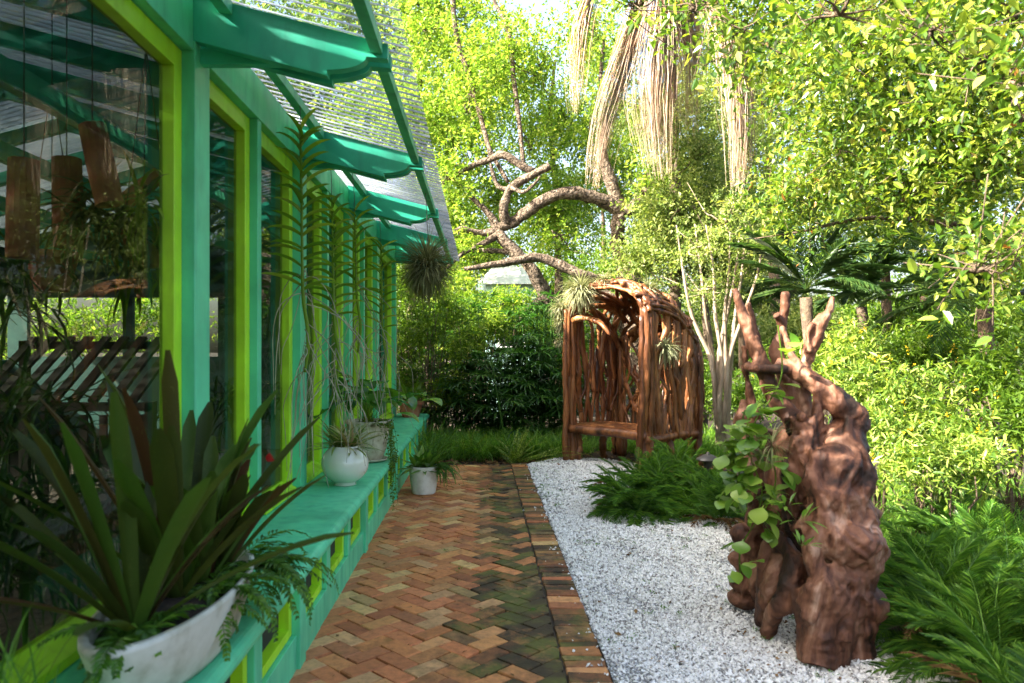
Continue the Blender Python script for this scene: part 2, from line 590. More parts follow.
M['litter'] = mat_leaf('dry_leaf', [(0, (.06, .03, .015)), (.5, (.16, .09, .04)), (1, (.32, .2, .09))], .15, (1.1, 1, .7), .8, .1)


def mat_brom():
    """dark olive strap leaves with pale flecks"""
    m = mat_leaf('leaf_bromeliad', [(0, (.028, .042, .010)), (.35, (.06, .078, .016)), (.65, (.06, .14, .018)), (.88, (.075, .06, .018)), (1, (.085, .036, .02))], .3, (1.5, 1.5, .6), .5, .25)
    N, L = m.node_tree.nodes, m.node_tree.links
    b = N["Principled BSDF"]
    src = b.inputs['Base Color'].links[0].from_socket
    n = noise(N, L, 70, 6, rough=.75, dist=1.5, stretch=(1, 1, .5))
    r = ramp(N, [(.58, (0, 0, 0)), (.72, (.7, .7, .7))])
    L.new(n.outputs[0], r.inputs[0])
    c = mixc(N, L, r.outputs[0], src, (.19, .22, .05))
    L.new(c, b.inputs['Base Color'])
    return m


M['lf_brom'] = mat_brom()


def mat_glass():
    m, N, L, b = new_mat('window_glass')
    N.remove(b)
    fr = N.new("ShaderNodeFresnel")
    # index of refraction seen from either face of the thin pane
    ge = N.new("ShaderNodeNewGeometry")
    mr = N.new("ShaderNodeMapRange")
    mr.inputs[3].default_value = 1.16
    mr.inputs[4].default_value = 1 / 1.16
    L.new(ge.outputs['Backfacing'], mr.inputs[0])
    L.new(mr.outputs[0], fr.inputs[0])
    tr = N.new("ShaderNodeBsdfTransparent")
    tr.inputs[0].default_value = (.60, .65, .63, 1)
    gl = N.new("ShaderNodeBsdfGlossy")
    gl.inputs['Roughness'].default_value = .015
    gl.inputs[0].default_value = (.9, .95, .93, 1)
    mx = N.new("ShaderNodeMixShader")
    L.new(fr.outputs[0], mx.inputs[0])
    L.new(tr.outputs[0], mx.inputs[1])
    L.new(gl.outputs[0], mx.inputs[2])
    L.new(mx.outputs[0], N["Material Output"].inputs[0])
    return m


def mat_sheet(name='roof_sheet', lo=.10, hi=.97):
    """clear, weathered corrugated roofing"""
    m, N, L, b = new_mat(name)
    n = noise(N, L, 3, 6, stretch=(.6, 3, 1))
    r = ramp(N, [(.3, (.17, .18, .19)), (.7, (.40, .42, .44))])
    L.new(n.outputs[0], r.inputs[0])
    L.new(r.outputs[0], b.inputs['Base Color'])
    b.inputs['Roughness'].default_value = .3
    tr = N.new("ShaderNodeBsdfTransparent")
    tr.inputs[0].default_value = (.9, .92, .95, 1)
    tl = N.new("ShaderNodeBsdfTranslucent")
    L.new(r.outputs[0], tl.inputs[0])
    # opaque bands alternate with clear ones along the sheet
    tc = N.new("ShaderNodeTexCoord")
    sp = N.new("ShaderNodeSeparateXYZ")
    L.new(tc.outputs['Object'], sp.inputs[0])
    mu = N.new("ShaderNodeMath")
    mu.operation = 'MULTIPLY'
    mu.inputs[1].default_value = 2 * math.pi / .095
    L.new(sp.outputs['Y'], mu.inputs[0])
    si = N.new("ShaderNodeMath")
    si.operation = 'SINE'
    L.new(mu.outputs[0], si.inputs[0])
    n5 = noise(N, L, 2, 3, stretch=(.5, 1.5, 1))
    ad = N.new("ShaderNodeMath")
    ad.operation = 'MULTIPLY_ADD'
    ad.inputs[1].default_value = 1.6
    L.new(n5.outputs[0], ad.inputs[0])
    L.new(si.outputs[0], ad.inputs[2])
    mp = ramp(N, [(.25, (lo,) * 3), (.75, (hi,) * 3)])
    mr = N.new("ShaderNodeMapRange")
    mr.inputs[1].default_value = .3
    mr.inputs[2].default_value = 1.3
    L.new(ad.outputs[0], mr.inputs[0])
    L.new(mr.outputs[0], mp.inputs[0])
    a = N.new("ShaderNodeMixShader")
    a.inputs[0].default_value = .22
    L.new(b.outputs[0], a.inputs[1])
    L.new(tl.outputs[0], a.inputs[2])
    mx = N.new("ShaderNodeMixShader")
    L.new(mp.outputs[0], mx.inputs[0])
    L.new(tr.outputs[0], mx.inputs[1])
    L.new(a.outputs[0], mx.inputs[2])
    L.new(mx.outputs[0], N["Material Output"].inputs[0])
    return m


def mat_brick():
    m, N, L, b = new_mat('old_brick')
    ca = N.new("ShaderNodeAttribute")
    ca.attribute_name = 'tint'
    ma = N.new("ShaderNodeAttribute")
    ma.attribute_name = 'moss'
    n = noise(N, L, 22, 8, rough=.7)
    r = ramp(N, [(.25, (.55, .52, .5)), (.5, (1, 1, 1)), (.78, (1.35, 1.3, 1.2))])
    L.new(n.outputs[0], r.inputs[0])
    c = mixc(N, L, 1, ca.outputs['Color'], r.outputs[0], 'MULTIPLY')
    # black algae and green moss creep over the brick
    n2 = noise(N, L, 9, 9, rough=.74)
    add = N.new("ShaderNodeMath")
    add.operation = 'ADD'
    L.new(n2.outputs[0], add.inputs[0])
    L.new(ma.outputs['Fac'], add.inputs[1])
    mr = ramp(N, [(.55, (0, 0, 0)), (1.0, (.97, .97, .97))])
    L.new(add.outputs[0], mr.inputs[0])
    n3 = noise(N, L, 3.1, 5)
    mc = ramp(N, [(.35, (.022, .016, .010)), (.48, (.045, .034, .014)), (.60, (.085, .095, .016)), (.75, (.03, .025, .013))])
    L.new(n3.outputs[0], mc.inputs[0])
    c2 = mixc(N, L, mr.outputs[0], c, mc.outputs[0])
    L.new(c2, b.inputs['Base Color'])
    b.inputs['Roughness'].default_value = .72
    b.inputs['Specular IOR Level'].default_value = .35
    n4 = noise(N, L, 45, 6)
    bump(N, L, n4.outputs[0], b, .5, .006)
    return m


def mat_gravel(name, scale):
    m, N, L, b = new_mat(name)
    tc = N.new("ShaderNodeTexCoord")
    v = N.new("ShaderNodeTexVoronoi")
    v.inputs['Scale'].default_value = scale
    L.new(tc.outputs['Object'], v.inputs['Vector'])
    r = ramp(N, [(0, (.30, .30, .29)), (.35, (.62, .62, .62)), (1, (.80, .80, .80))])
    L.new(v.outputs['Color'], r.inputs[0])
    d = ramp(N, [(.25, (1, 1, 1)), (.6, (.25, .24, .22))])
    L.new(v.outputs['Distance'], d.inputs[0])
    c = mixc(N, L, 1, r.outputs[0], d.outputs[0], 'MULTIPLY')
    n = noise(N, L, 1.7, 6)
    nr = ramp(N, [(.56, (1, 1, 1)), (.72, (.62, .64, .55))])
    L.new(n.outputs[0], nr.inputs[0])
    c = mixc(N, L, 1, c, nr.outputs[0], 'MULTIPLY')
    L.new(c, b.inputs['Base Color'])
    b.inputs['Roughness'].default_value = .8
    inv = N.new("ShaderNodeMath")
    inv.operation = 'SUBTRACT'
    inv.inputs[0].default_value = 1
    L.new(v.outputs['Distance'], inv.inputs[1])
    bump(N, L, inv.outputs[0], b, .8, .012)
    return m


def mat_pebble():
    m, N, L, b = new_mat('white_pebble')
    geo = N.new("ShaderNodeNewGeometry")
    r = ramp(N, [(0, (.16, .14, .12)), (.06, (.30, .28, .25)), (.2, (.53, .51, .46)), (.45, (.68, .66, .61)), (1, (.80, .785, .74))])
    L.new(geo.outputs['Random Per Island'], r.inputs[0])
    L.new(r.outputs[0], b.inputs['Base Color'])
    b.inputs['Roughness'].default_value = .6
    return m


M['glass'] = mat_glass()
M['sheet'] = mat_sheet()
M['dimsheet'] = mat_sheet('darkening_roof_sheet', .72, .99)  # more opaque copy of the roof sheet, made to darken the interior
M['brick'] = mat_brick()
M['gravel'] = mat_gravel('gravel', 90)
M['pebble'] = mat_pebble()
M['earth'] = mat_noise('garden_soil', [(.3, (.014, .009, .006)), (.55, (.045, .028, .017)), (.8, (.09, .055, .032))], 9, .95, 1, dist=.05, bscale=26)
M['joint'] = mat_noise('sandy_joint', [(.3, (.02, .015, .009)), (.6, (.06, .045, .028)), (.8, (.05, .06, .02))], 12, .95, .8, dist=.01)
M['hutwall'] = mat_paint('hut_wall', (.42, .66, .64))
M['huttrim'] = mat_paint('hut_trim', (.75, .78, .76))
M['slat'] = mat_noise('grey_slat', [(.3, (.045, .038, .028)), (.7, (.12, .105, .08))], 4, .8, .3, stretch=(1, .2, 1))

# ================================================================== THE SETTING
def clip_poly(poly, nx, ny, d):
    """keep the side nx*x + ny*y <= d"""
    out = []
    for i in range(len(poly)):
        a, b = poly[i], poly[(i + 1) % len(poly)]
        da, db = nx * a[0] + ny * a[1] - d, nx * b[0] + ny * b[1] - d
        if da <= 0:
            out.append(a)
        if (da < 0) != (db < 0):
            t = da / (da - db)
            out.append((a[0] + (b[0] - a[0]) * t, a[1] + (b[1] - a[1]) * t))
    return out


m = MB()
gx = np.concatenate([[-300, -60, -20], np.linspace(-9, 12, 40), [30, 80, 300]])
gy = np.concatenate([[-100, -20], np.linspace(-3, 30, 60), [60, 150, 400]])
gz = lambda x, y: -.05 + (.05 * math.sin(x * 2.1 + y) + .04 * math.sin(y * 2.7 - x * 1.3)) * min(1, max(0, (x - 2.6)) * .7 + max(0, y - 10.2) * .7)
V = [(x, y, gz(x, y)) for y in gy for x in gx]
nx_ = len(gx)
m.raw(V, [(j * nx_ + i, j * nx_ + i + 1, (j + 1) * nx_ + i + 1, (j + 1) * nx_ + i) for j in range(len(gy) - 1) for i in range(nx_ - 1)])
struct(m.build('ground', M['earth'], smooth=True))

# ---- brick path: herringbone laid at 45 degrees with a soldier course along the gravel
PAL = [(.48, .20, .085), (.52, .26, .12), (.43, .15, .07), (.54, .31, .16), (.50, .22, .09), (.40, .16, .08), (.53, .35, .16), (.50, .19, .09), (.52, .25, .10), (.50, .20, .08), (.46, .17, .075)]


def add_brick(mb, poly, moss, base=-.04):
    poly = np.array(poly)
    A = 0
    for i in range(len(poly)):
        x0, y0 = poly[i - 1]
        x1, y1 = poly[i]
        A += x0 * y1 - x1 * y0
    if abs(A) * .5 < .0006:
        return
    if A < 0:
        poly = poly[::-1]
    c = poly.mean(0)
    n = len(poly)
    d = poly - c
    ln = np.linalg.norm(d, axis=1, keepdims=True)
    g = .005
    lo = c + d * (1 - g / np.maximum(ln, .02))
    hi = c + d * (1 - (g + .005) / np.maximum(ln, .02))
    z = rng.normal(0, .0022)
    tx, ty = rng.normal(0, .022, 2)
    zt = lambda p: z + (p[:, 0] - c[0]) * tx + (p[:, 1] - c[1]) * ty
    lo = lo + rng.normal(0, .0028, lo.shape)
    V = np.concatenate([np.c_[lo, np.full(n, base)], np.c_[lo, zt(lo) - .005], np.c_[hi, zt(hi)]])
    f = [(i, (i + 1) % n, n + (i + 1) % n, n + i) for i in range(n)]
    f += [(n + i, n + (i + 1) % n, 2 * n + (i + 1) % n, 2 * n + i) for i in range(n)]
    f.append(tuple(range(2 * n, 3 * n)))
    t = np.array(PAL[int(rng.integers(len(PAL)))]) * (1.06, .98, .82) * rng.uniform(.72, 1.15)
    mb.raw(V, f, tint=tuple(t), moss=float(moss))


bricks = MB()
W = .104
ca, sa = math.cos(R(45)), math.sin(R(45))
PX0, PX1, PY0, PY1 = -.90, .392, .8, 9.66
for j in range(-40, 160):
    for n4 in range(-60, 60):
        for (ci, cj, w, h) in ((j + 4 * n4, j, 2, 1), (j + 3 + 4 * n4, j, 1, 2)):
            x, y = (ci + w / 2) * W, (cj + h / 2) * W
            wx, wy = x * ca - y * sa, x * sa + y * ca
            if not (PX0 - .15 < wx < PX1 + .15 and PY0 - .15 < wy < PY1 + .15):
                continue
            p = [(ci * W, cj * W), ((ci + w) * W, cj * W), ((ci + w) * W, (cj + h) * W), (ci * W, (cj + h) * W)]
            p = [(a * ca - b * sa, a * sa + b * ca) for a, b in p]
            for cl in ((-1, 0, -PX0), (1, 0, PX1), (0, -1, -PY0), (0, 1, PY1)):
                p = clip_poly(p, *cl) if len(p) > 2 else p
            if len(p) < 3:
                continue
            # the eave keeps the rain off the near-wall side; beyond the drip line the brick is mossy
            edge = -.10 + .10 * math.sin(wy * 1.3 + .6) * .6 + .05 * max(0, wy - 5.5)
            s = (wx - edge) / .10
            moss = .50 / (1 + math.exp(-s * 1.3)) + rng.normal(0, .07)
            if wx > edge and rng.random() < .12:
                moss -= .30
            if wx < edge and rng.random() < .07:
                moss += .22
            moss -= .05 * (wx < -.35)
            if wy > 8.6:
                moss += .10
            moss -= .06 * (wx < edge - .1)
            add_brick(bricks, p, moss)
y = PY0
while y < 9.75:
    t = rng.choice([.062, .066, .10, .102, .104], p=[.25, .15, .2, .2, .2])
    mo = .42 + rng.normal(0, .08) - (.34 if rng.random() < .20 else 0)
    x0 = .396 + rng.normal(0, .003)
    add_brick(bricks, [(x0, y), (x0 + .205, y), (x0 + .205, y + t), (x0, y + t)], mo)
    y += t + .004
struct(bricks.build('brick_path', M['brick']))
m = MB()
m.raw([(-.92, .7, -.014), (.61, .7, -.014), (.61, 9.78, -.014), (-.92, 9.78, -.014)], [(0, 1, 2, 3)])
struct(m.build('path_joint_sand', M['joint']))

# ---- white gravel bed with loose pebbles on top
GR = np.array([(.61, .8), (2.35, .8), (2.35, 2.4), (2.15, 3.4), (2.0, 4.3), (1.95, 4.9), (2.3, 5.4), (2.3, 6.0), (2.2, 7.4), (2.3, 8.6), (2.35, 9.6), (1.6, 10.25), (1.1, 10.35), (.80, 10.0), (.62, 9.72)])


def inside(px, py, poly):
    r = np.zeros(px.shape, bool)
    j = len(poly) - 1
    for i in range(len(poly)):
        xi, yi = poly[i]
        xj, yj = poly[j]
        r ^= ((yi > py) != (yj > py)) & (px < (xj - xi) * (py - yi) / (yj - yi + 1e-12) + xi)
        j = i
    return r


gdz = lambda x, y: .012 * np.sin(x * 3.1 + y * 1.7) * np.sin(y * 2.3 - x) + .006 * np.sin(x * 9 + y * 6)
m = MB()
xs, ys = np.linspace(.6, 2.45, 40), np.linspace(.8, 10.4, 180)
XX, YY = np.meshgrid(xs, ys)
ok = inside(XX, YY, GR)
ZZ = -.012 + gdz(XX, YY)
fcs = [(j * 40 + i, j * 40 + i + 1, (j + 1) * 40 + i + 1, (j + 1) * 40 + i) for j in range(179) for i in range(39) if ok[j, i] or ok[j, i + 1] or ok[j + 1, i] or ok[j + 1, i + 1]]
m.raw(np.stack([XX, YY, ZZ], -1).reshape(-1, 3), fcs)
struct(m.build('gravel_bed', M['gravel'], smooth=True))

m = MB()
oct_v = np.array([(1, 0, 0), (0, 1, 0), (-1, 0, 0), (0, -1, 0), (0, 0, .8), (0, 0, -.8)])
oct_f = np.array([(0, 1, 4), (1, 2, 4), (2, 3, 4), (3, 0, 4), (1, 0, 5), (2, 1, 5), (3, 2, 5), (0, 3, 5)])
for (ya, yb, dens, s0, s1) in ((2.2, 4.6, 10500, .0045, .0095), (4.6, 7, 6800, .006, .011), (7, 10.4, 3800, .009, .014)):
    n = int(1.85 * (yb - ya) * dens)
    px = rng.uniform(.575, 2.42, n)
    py = rng.uniform(ya, yb, n)
    thin = np.sin(px * 5.3 + py * 2.1) * np.sin(py * 3.7 - px * 2.9) + .5 * np.sin(px * 13 + py * 9)
    k = inside(px, py, GR) & (rng.random(n) < np.clip(1.05 - .75 * np.clip(thin - .25, 0, 1), .25, 1)) & (px > .605 + rng.exponential(.006, n) - .012)
    k |= (px < .61) & (rng.random(n) < .10)
    px = np.where((px < .605), .61 - rng.exponential(.05, n), px)
    px, py = px[k], py[k]
    n = len(px)
    s = rng.uniform(s0, s1, (n, 1, 1)) * rng.uniform(.7, 1.5, (n, 1, 3))
    rot = rng.uniform(0, 6.28, n)
    v = (oct_v[None] + rng.normal(0, .22, (n, 6, 3))) * s
    c_, s_ = np.cos(rot)[:, None], np.sin(rot)[:, None]
    tl = rng.normal(0, .5, (n, 1))
    vx, vy, vz = v[..., 0] * c_ - v[..., 1] * s_, v[..., 0] * s_ + v[..., 1] * c_, v[..., 2] + v[..., 0] * tl
    v = np.stack([vx + px[:, None], vy + py[:, None], vz + (-.008 + gdz(px, py))[:, None] + rng.uniform(0, .005, (n, 1))], -1)
    m.raw(v.reshape(-1, 3), [(np.arange(n)[:, None, None] * 6 + oct_f[None]).reshape(-1, 3)])
struct(tag(m.build('gravel_pebbles', M['pebble']), 'loose white pebbles spread beside the brick path', 'gravel'), 'stuff')


def scatter_leaves(n, xr, yr, zf, smin, smax, mb, flat=.35, up=.006):
    px, py = rng.uniform(*xr, n), rng.uniform(*yr, n)
    P = np.stack([px, py, zf(px, py) + up], -1)
    a = rng.uniform(0, 6.28, n)
    D = np.stack([np.cos(a), np.sin(a), rng.normal(0, flat, n)], -1)
    N_ = np.stack([rng.normal(0, .4, n), rng.normal(0, .4, n), np.ones(n)], -1)
    L_ = rng.uniform(smin, smax, n)
    mb.leaves(P, D, N_, L_, L_ * rng.uniform(.35, .6, n), fold=.2)


m = MB()
scatter_leaves(170, (.62, 2.1), (2.5, 9.8), lambda x, y: gdz(x, y), .015, .05, m)
scatter_leaves(240, (1.30, 2.0), (3.35, 4.5), lambda x, y: gdz(x, y), .008, .03, m)
scatter_leaves(260, (.62, 2.1), (2.5, 9.8), lambda x, y: gdz(x, y), .006, .02, m)
scatter_leaves(90, (-.8, .6), (2.5, 9.6), lambda x, y: 0 * x, .012, .045, m)
scatter_leaves(1500, (-1.0, 1.2), (9.75, 11.3), lambda x, y: 0 * x - .04, .03, .10, m, up=.012)
scatter_leaves(500, (.9, 3.2), (9.4, 11.6), lambda x, y: 0 * x - .04, .03, .09, m, up=.015)
struct(tag(m.build('leaf_litter', M['litter']), 'dry brown leaves fallen over the path, gravel and bed', 'leaf litter'), 'stuff')
m = MB()
for k in range(150):
    x, y = rng.uniform(.64, 2.0), rng.uniform(2.6, 9.3)
    if k < 25:
        x, y = .62 + abs(rng.normal(0, .1)), rng.uniform(7.5, 9.4)
    elif k < 33:
        x, y = rng.uniform(-.3, .4), rng.uniform(2.6, 9)
    n = int(rng.integers(4, 11))
    a = rng.uniform(0, 6.28, n)
    D = np.stack([np.cos(a), np.sin(a), rng.uniform(.1, .9, n)], -1)
    P = np.tile([x, y, .0], (n, 1)) + rng.normal(0, .014, (n, 3)) * (1, 1, .1)
    m.leaves(P, D, np.tile([0, 0, 1.], (n, 1)), rng.uniform(.014, .035, n), rng.uniform(.006, .013, n))
struct(tag(m.build('gravel_weeds', M['lf_fern']), 'tiny green weeds sprouting in the white gravel', 'weeds'), 'stuff')

# ================================================================== THE GREENHOUSE
WX = -1.30                                         # face of the wall posts
ROOF = lambda x: 3.135 - .263 * (x - WX)           # underside of the roof sheet
Y0, Y1 = -.58, 11.24
SH = .49                                           # shelf height
house = thing('green_house', 'bright green timber house with lime window frames and corrugated eaves beside brick path', 'house', (-4.3, 5.3, 0))
pillars = [-.58 + 1.97 * k for k in range(7)]      # a pillar under every eave bracket
for i, y in enumerate(pillars):
    b = MB()
    w = .185 if i < 6 else .14
    b.box(WX - .09, WX, y, y + w, SH + .002, 2.905)
    b.build('pillar', M['green'], house, bevel=.004)
mull = [pillars[2] + .985, pillars[3] + .985, pillars[4] + .985]
for y in mull:
    MB().box(WX - .09, WX - .012, y, y + .075, SH + .002, 2.86).build('post', M['green'], house, bevel=.003)
# header band above the windows
for i in range(6):
    MB().box(WX - .10, WX - .006, pillars[i] + .187, pillars[i + 1] - .002, 2.862, 3.10).build('header', M['green'], house, bevel=.003)
# windows
edges = []
for i in range(6):
    a, c = pillars[i] + .185, pillars[i + 1]
    mid = [q for q in mull if a < q < c]
    edges += [(a, mid[0]), (mid[0] + .075, c)] if mid else [(a, c)]
for a, c in edges:
    a, c = a + .002, c - .002
    f = MB()
    t, zb, zt = .085, SH + .004, 2.858
    xo, xi = WX - .058, WX - .125
    f.box(xi, xo, a, a + t, zb, zt)
    f.box(xi, xo, c - t, c, zb, zt)
    f.box(xi, xo + .001, a + t + .0005, c - t - .0005, zt - .095, zt)
    f.hexa([(xi, a + t, zb), (xo + .05, a + t, zb), (xo + .05, c - t, zb), (xi, c - t, zb), (xi, a + t, zb + .085), (xo + .05, a + t, zb + .035), (xo + .05, c - t, zb + .035), (xi, c - t, zb + .085)])
    fr = f.build('window', M['lime'], house, bevel=.003)
    MB().box(xi + .012, xi + .017, a + t - .01, c - t + .01, zb + .03, zt - .09).build('pane', M['glass'], fr)

# plant shelf with a rounded lip
sx = -.817
prof = [(-1.42, SH), (-1.42, SH - .05)] + [(sx - .10, SH - .05), (sx - .10, SH - .075)] + \
       [(sx - .035 + .035 * math.cos(t), SH - .0375 + .0375 * math.sin(t)) for t in np.linspace(-math.pi / 2, math.pi / 2, 9)]
for ya, yb in ((Y0 - .2, 2.946), (2.949, 6.886), (6.889, 11.75)):
    MB().prism_y(prof, ya, yb).build('plant_shelf', M['green'], house)
# base under the shelf: kick board, short posts and small vents framed in lime
bx = -.867
b = MB()
b.box(bx - .05, bx, Y0, 11.55, -.05, .158)
b.build('kick_board', M['green'], house, bevel=.004)
b = MB()
b.box(bx - .06, bx - .004, Y0, 11.55, .405, SH - .052)
b.build('top_rail', M['green'], house, bevel=.003)
base_y = [3.53 - .66 * k for k in range(5, 0, -1)] + [3.53 + .66 * k for k in range(13)]
for i, y in enumerate(base_y):
    big = (i - 5) % 3 == 0
    b = MB()
    if big:
        b.box(bx - .05, bx + .018, y - .055, y + .06, -.05, SH - .078)
    else:
        b.box(bx - .05, bx + .004, y - .05, y + .05, .161, .402)
    b.build('base_post', M['green'], house, bevel=.004)
    if i + 1 < len(base_y):
        a, c = y + .062, base_y[i + 1] - .058
        f = MB()
        f.box(bx - .075, bx - .022, a, a + .05, .162, .402)
        f.box(bx - .075, bx - .022, c - .05, c, .162, .402)
        f.box(bx - .075, bx - .021, a + .051, c - .051, .162, .205)
        f.box(bx - .075, bx - .021, a + .051, c - .051, .375, .402)
        v = f.build('vent', M['lime'], house, bevel=.002)
        MB().box(bx - .10, bx - .070, a + .04, c - .04, .19, .39).build('vent_dark_inside', M['dark'], v)  # near-black panel stands in for the unlit inside of the opening
# eave brackets
for i, y in enumerate(pillars):
    z = lambda x: ROOF(x) - .012
    xa, xe, xs_ = WX - .02, -.52, -.70
    zb = lambda x: 2.905 - .262 * (x - WX)
    pr = [(xa, z(xa)), (xa, zb(xa)), (xs_, zb(xs_)), (xs_, zb(xs_) + .026)]
    for t in np.linspace(0, 1, 9)[1:]:
        pr.append((xs_ + (xe - xs_) * math.sin(t * math.pi / 2), zb(xs_) + .026 + (z(xe) - .085 - zb(xs_) - .026) * (1 - math.cos(t * math.pi / 2))))
    pr += [(-.425, z(-.425) - .068), (-.425, z(-.425))]
    b = MB()
    b.prism_y(pr[::-1], y + .004, y + .062)
    b.prism_y(pr[::-1], y + .118, y + .176)
    b.box(xa, -.80, y + .0625, y + .1175, zb(-.80) + .05, zb(-.80) + .12)
    b.build('eave_bracket', M['teal'], house, bevel=.003)
# purlins
for x, w in ((-.475, .055), (-1.16, .06)):
    b = MB()
    zt = ROOF(x) - .004
    for i in range(6):
        ya, yb = pillars[i] + .178, pillars[i + 1] + .002
        b.hexa([(x - w / 2, ya, zt - .062), (x + w / 2, ya, zt - .070), (x + w / 2, yb, zt - .070), (x - w / 2, yb, zt - .062),
                (x - w / 2, ya, zt), (x + w / 2, ya, zt - .012), (x + w / 2, yb, zt - .012), (x - w / 2, yb, zt)])
    b.build('purlin', M['green'], house, bevel=.002)


def sheet(x0, x1, up, name, mat='dimsheet'):
    ys = np.arange(-.75, 11.65, .0125)
    n = len(ys)
    xs = np.linspace(x0, x1, 2)
    amp = .011
    V = []
    for x in xs:
        z = (ROOF(x) if up else ROOF(-4.3) - .263 * (-4.3 - x)) + .014 + amp * np.sin(ys / .095 * 2 * math.pi)
        V.append(np.stack([np.full(n, x), ys, z], -1))
    V = np.concatenate(V)
    i = np.arange(n - 1)[:, None]
    b = MB()
    b.raw(V, [np.concatenate([i + [0, 1], i + [n + 1, n]], 1)])
    o = b.build(name, M[mat], house, smooth=True)
    s = o.modifiers.new('thickness', 'SOLIDIFY')
    s.thickness = .0025
    return o


sheet(-1.46, -.335, True, 'roof_sheet', 'sheet')
sheet(-4.3, -1.46, True, 'roof_sheet')
sheet(-7.5, -4.3, False, 'roof_sheet')
# inside: rafters, floor, end walls and back wall with openings to the garden
b = MB()
for y in np.arange(-.2, 11.2, .985):
    b.bar((WX - .1, y, ROOF(WX - .1) - .08), (-4.3, y, ROOF(-4.3) - .08), .07, .14)
    b.bar((-4.3, y, ROOF(-4.3) - .08), (-7.3, y, ROOF(-1.3) - .08), .07, .14)
for x in (-2.2, -3.1, -4.2, -5.3):
    b.bar((x, -.5, 2.78), (x, 11.2, 2.78), .06, .12)
b.build('rafter', M['teal'], house)
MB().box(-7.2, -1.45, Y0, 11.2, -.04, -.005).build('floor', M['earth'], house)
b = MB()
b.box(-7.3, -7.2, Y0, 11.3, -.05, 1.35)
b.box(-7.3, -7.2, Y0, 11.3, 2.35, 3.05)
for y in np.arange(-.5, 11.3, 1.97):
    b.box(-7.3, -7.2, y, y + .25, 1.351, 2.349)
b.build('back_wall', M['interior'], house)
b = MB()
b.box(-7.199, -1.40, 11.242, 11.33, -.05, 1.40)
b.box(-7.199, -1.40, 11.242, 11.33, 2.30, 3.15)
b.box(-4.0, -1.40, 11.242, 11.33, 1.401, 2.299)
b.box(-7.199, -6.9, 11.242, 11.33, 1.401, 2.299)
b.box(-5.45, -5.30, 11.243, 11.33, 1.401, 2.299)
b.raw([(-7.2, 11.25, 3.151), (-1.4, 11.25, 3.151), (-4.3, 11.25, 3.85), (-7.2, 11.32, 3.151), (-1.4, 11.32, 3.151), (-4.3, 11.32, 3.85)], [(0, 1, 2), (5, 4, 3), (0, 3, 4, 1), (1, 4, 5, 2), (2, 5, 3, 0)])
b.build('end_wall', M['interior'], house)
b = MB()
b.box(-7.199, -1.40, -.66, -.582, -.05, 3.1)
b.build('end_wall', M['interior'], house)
# end face of the wall seen past the last pillar
MB().box(-1.395, WX - .012, 11.385, 11.44, SH + .003, 3.06).build('corner_board', M['green'], house, bevel=.003)

# ---- things hanging and standing inside, dim behind the near pane
def hung_tube(p, L_, r, tilt, label):
    t = thing('clay_plant_tube', label, 'clay tube', p, 'clay tubes hanging inside the house')
    b = MB()
    d = np.array([math.sin(tilt), 0, math.cos(tilt)])
    top = np.array(p) + d * L_ * .5
    bot = np.array(p) - d * L_ * .5
    b.tube([bot, bot + d * L_ * .33, bot + d * L_ * .66, top], [r, r * 1.02, r * 1.0, r * .97], 18)
    b.build('tube', M['tube_terra'], t, smooth=False)
    w = MB()
    w.tube([top, (top[0], top[1], ROOF(-2) + .05)], .003, 5)
    w.build('hanging_wire', M['wire'], t)
    return t


hung_tube(at(23, 209, 3.15), .42, .062, .02, 'upright rusty clay tube hanging leftmost behind the large front window')
hung_tube(at(68, 203, 3.5), .42, .066, -.03, 'upright clay tube draped in grey moss behind the front window')
hung_tube(at(101, 165, 3.1), .34, .056, -.22, 'tilted clay tube hung highest behind the front window')
hung_tube(at(140, 190, 4.4), .30, .05, .9, 'slanting clay tube hung nearest the lime frame behind the front window')


def hung_pot(p, r, label):
    t = thing('hanging_pot', label, 'pot', p, 'clay pots hanging inside the house')
    b = MB()
    b.lathe([(r * .6, -r * .8), (r * .95, r * .5), (r * 1.06, r * .5), (r * 1.06, r * .8), (r * .9, r * .8), (r * .86, r * .5)], p, 20)
    b.build('pot', M['tube_terra'], t)
    w = MB()
    for a in (0, 2.1, 4.2):
        w.tube([np.array(p) + (math.cos(a) * r, math.sin(a) * r, r * .8), np.array(p) + (0, 0, 1.0)], .003, 4)
    w.tube([np.array(p) + (0, 0, 1.0), (p[0], p[1], ROOF(-2.2) + .1)], .003, 4)
    w.build('hanging_wire', M['wire'], t)
    return t


hung_pot(at(52, 272, 3.9), .13, 'low clay pot hanging below the upright tubes behind glass')
hung_pot(at(146, 248, 3.7), .12, 'clay pot hanging beside the lime frame behind glass')
# dim plants inside
def inside_plant(px, py, Y, r, n, label, mat, hang=True, grp=None):
    c = at(px, py, Y)
    t = MB()
    a, e = rng.uniform(0, 6.28, n), rng.uniform(-1.0, 1.2, n)
    t.straps(np.tile(c, (n, 1)) + rng.normal(0, r * .2, (n, 3)), a, e, rng.uniform(.5, 1.2, n) * r * 1.4, .022, rng.uniform(.6, 2.2, n), 5)
    o = t.build('house_plant', mat)
    tag(o, label, 'plant', grp or 'plants growing inside the house')
    return o


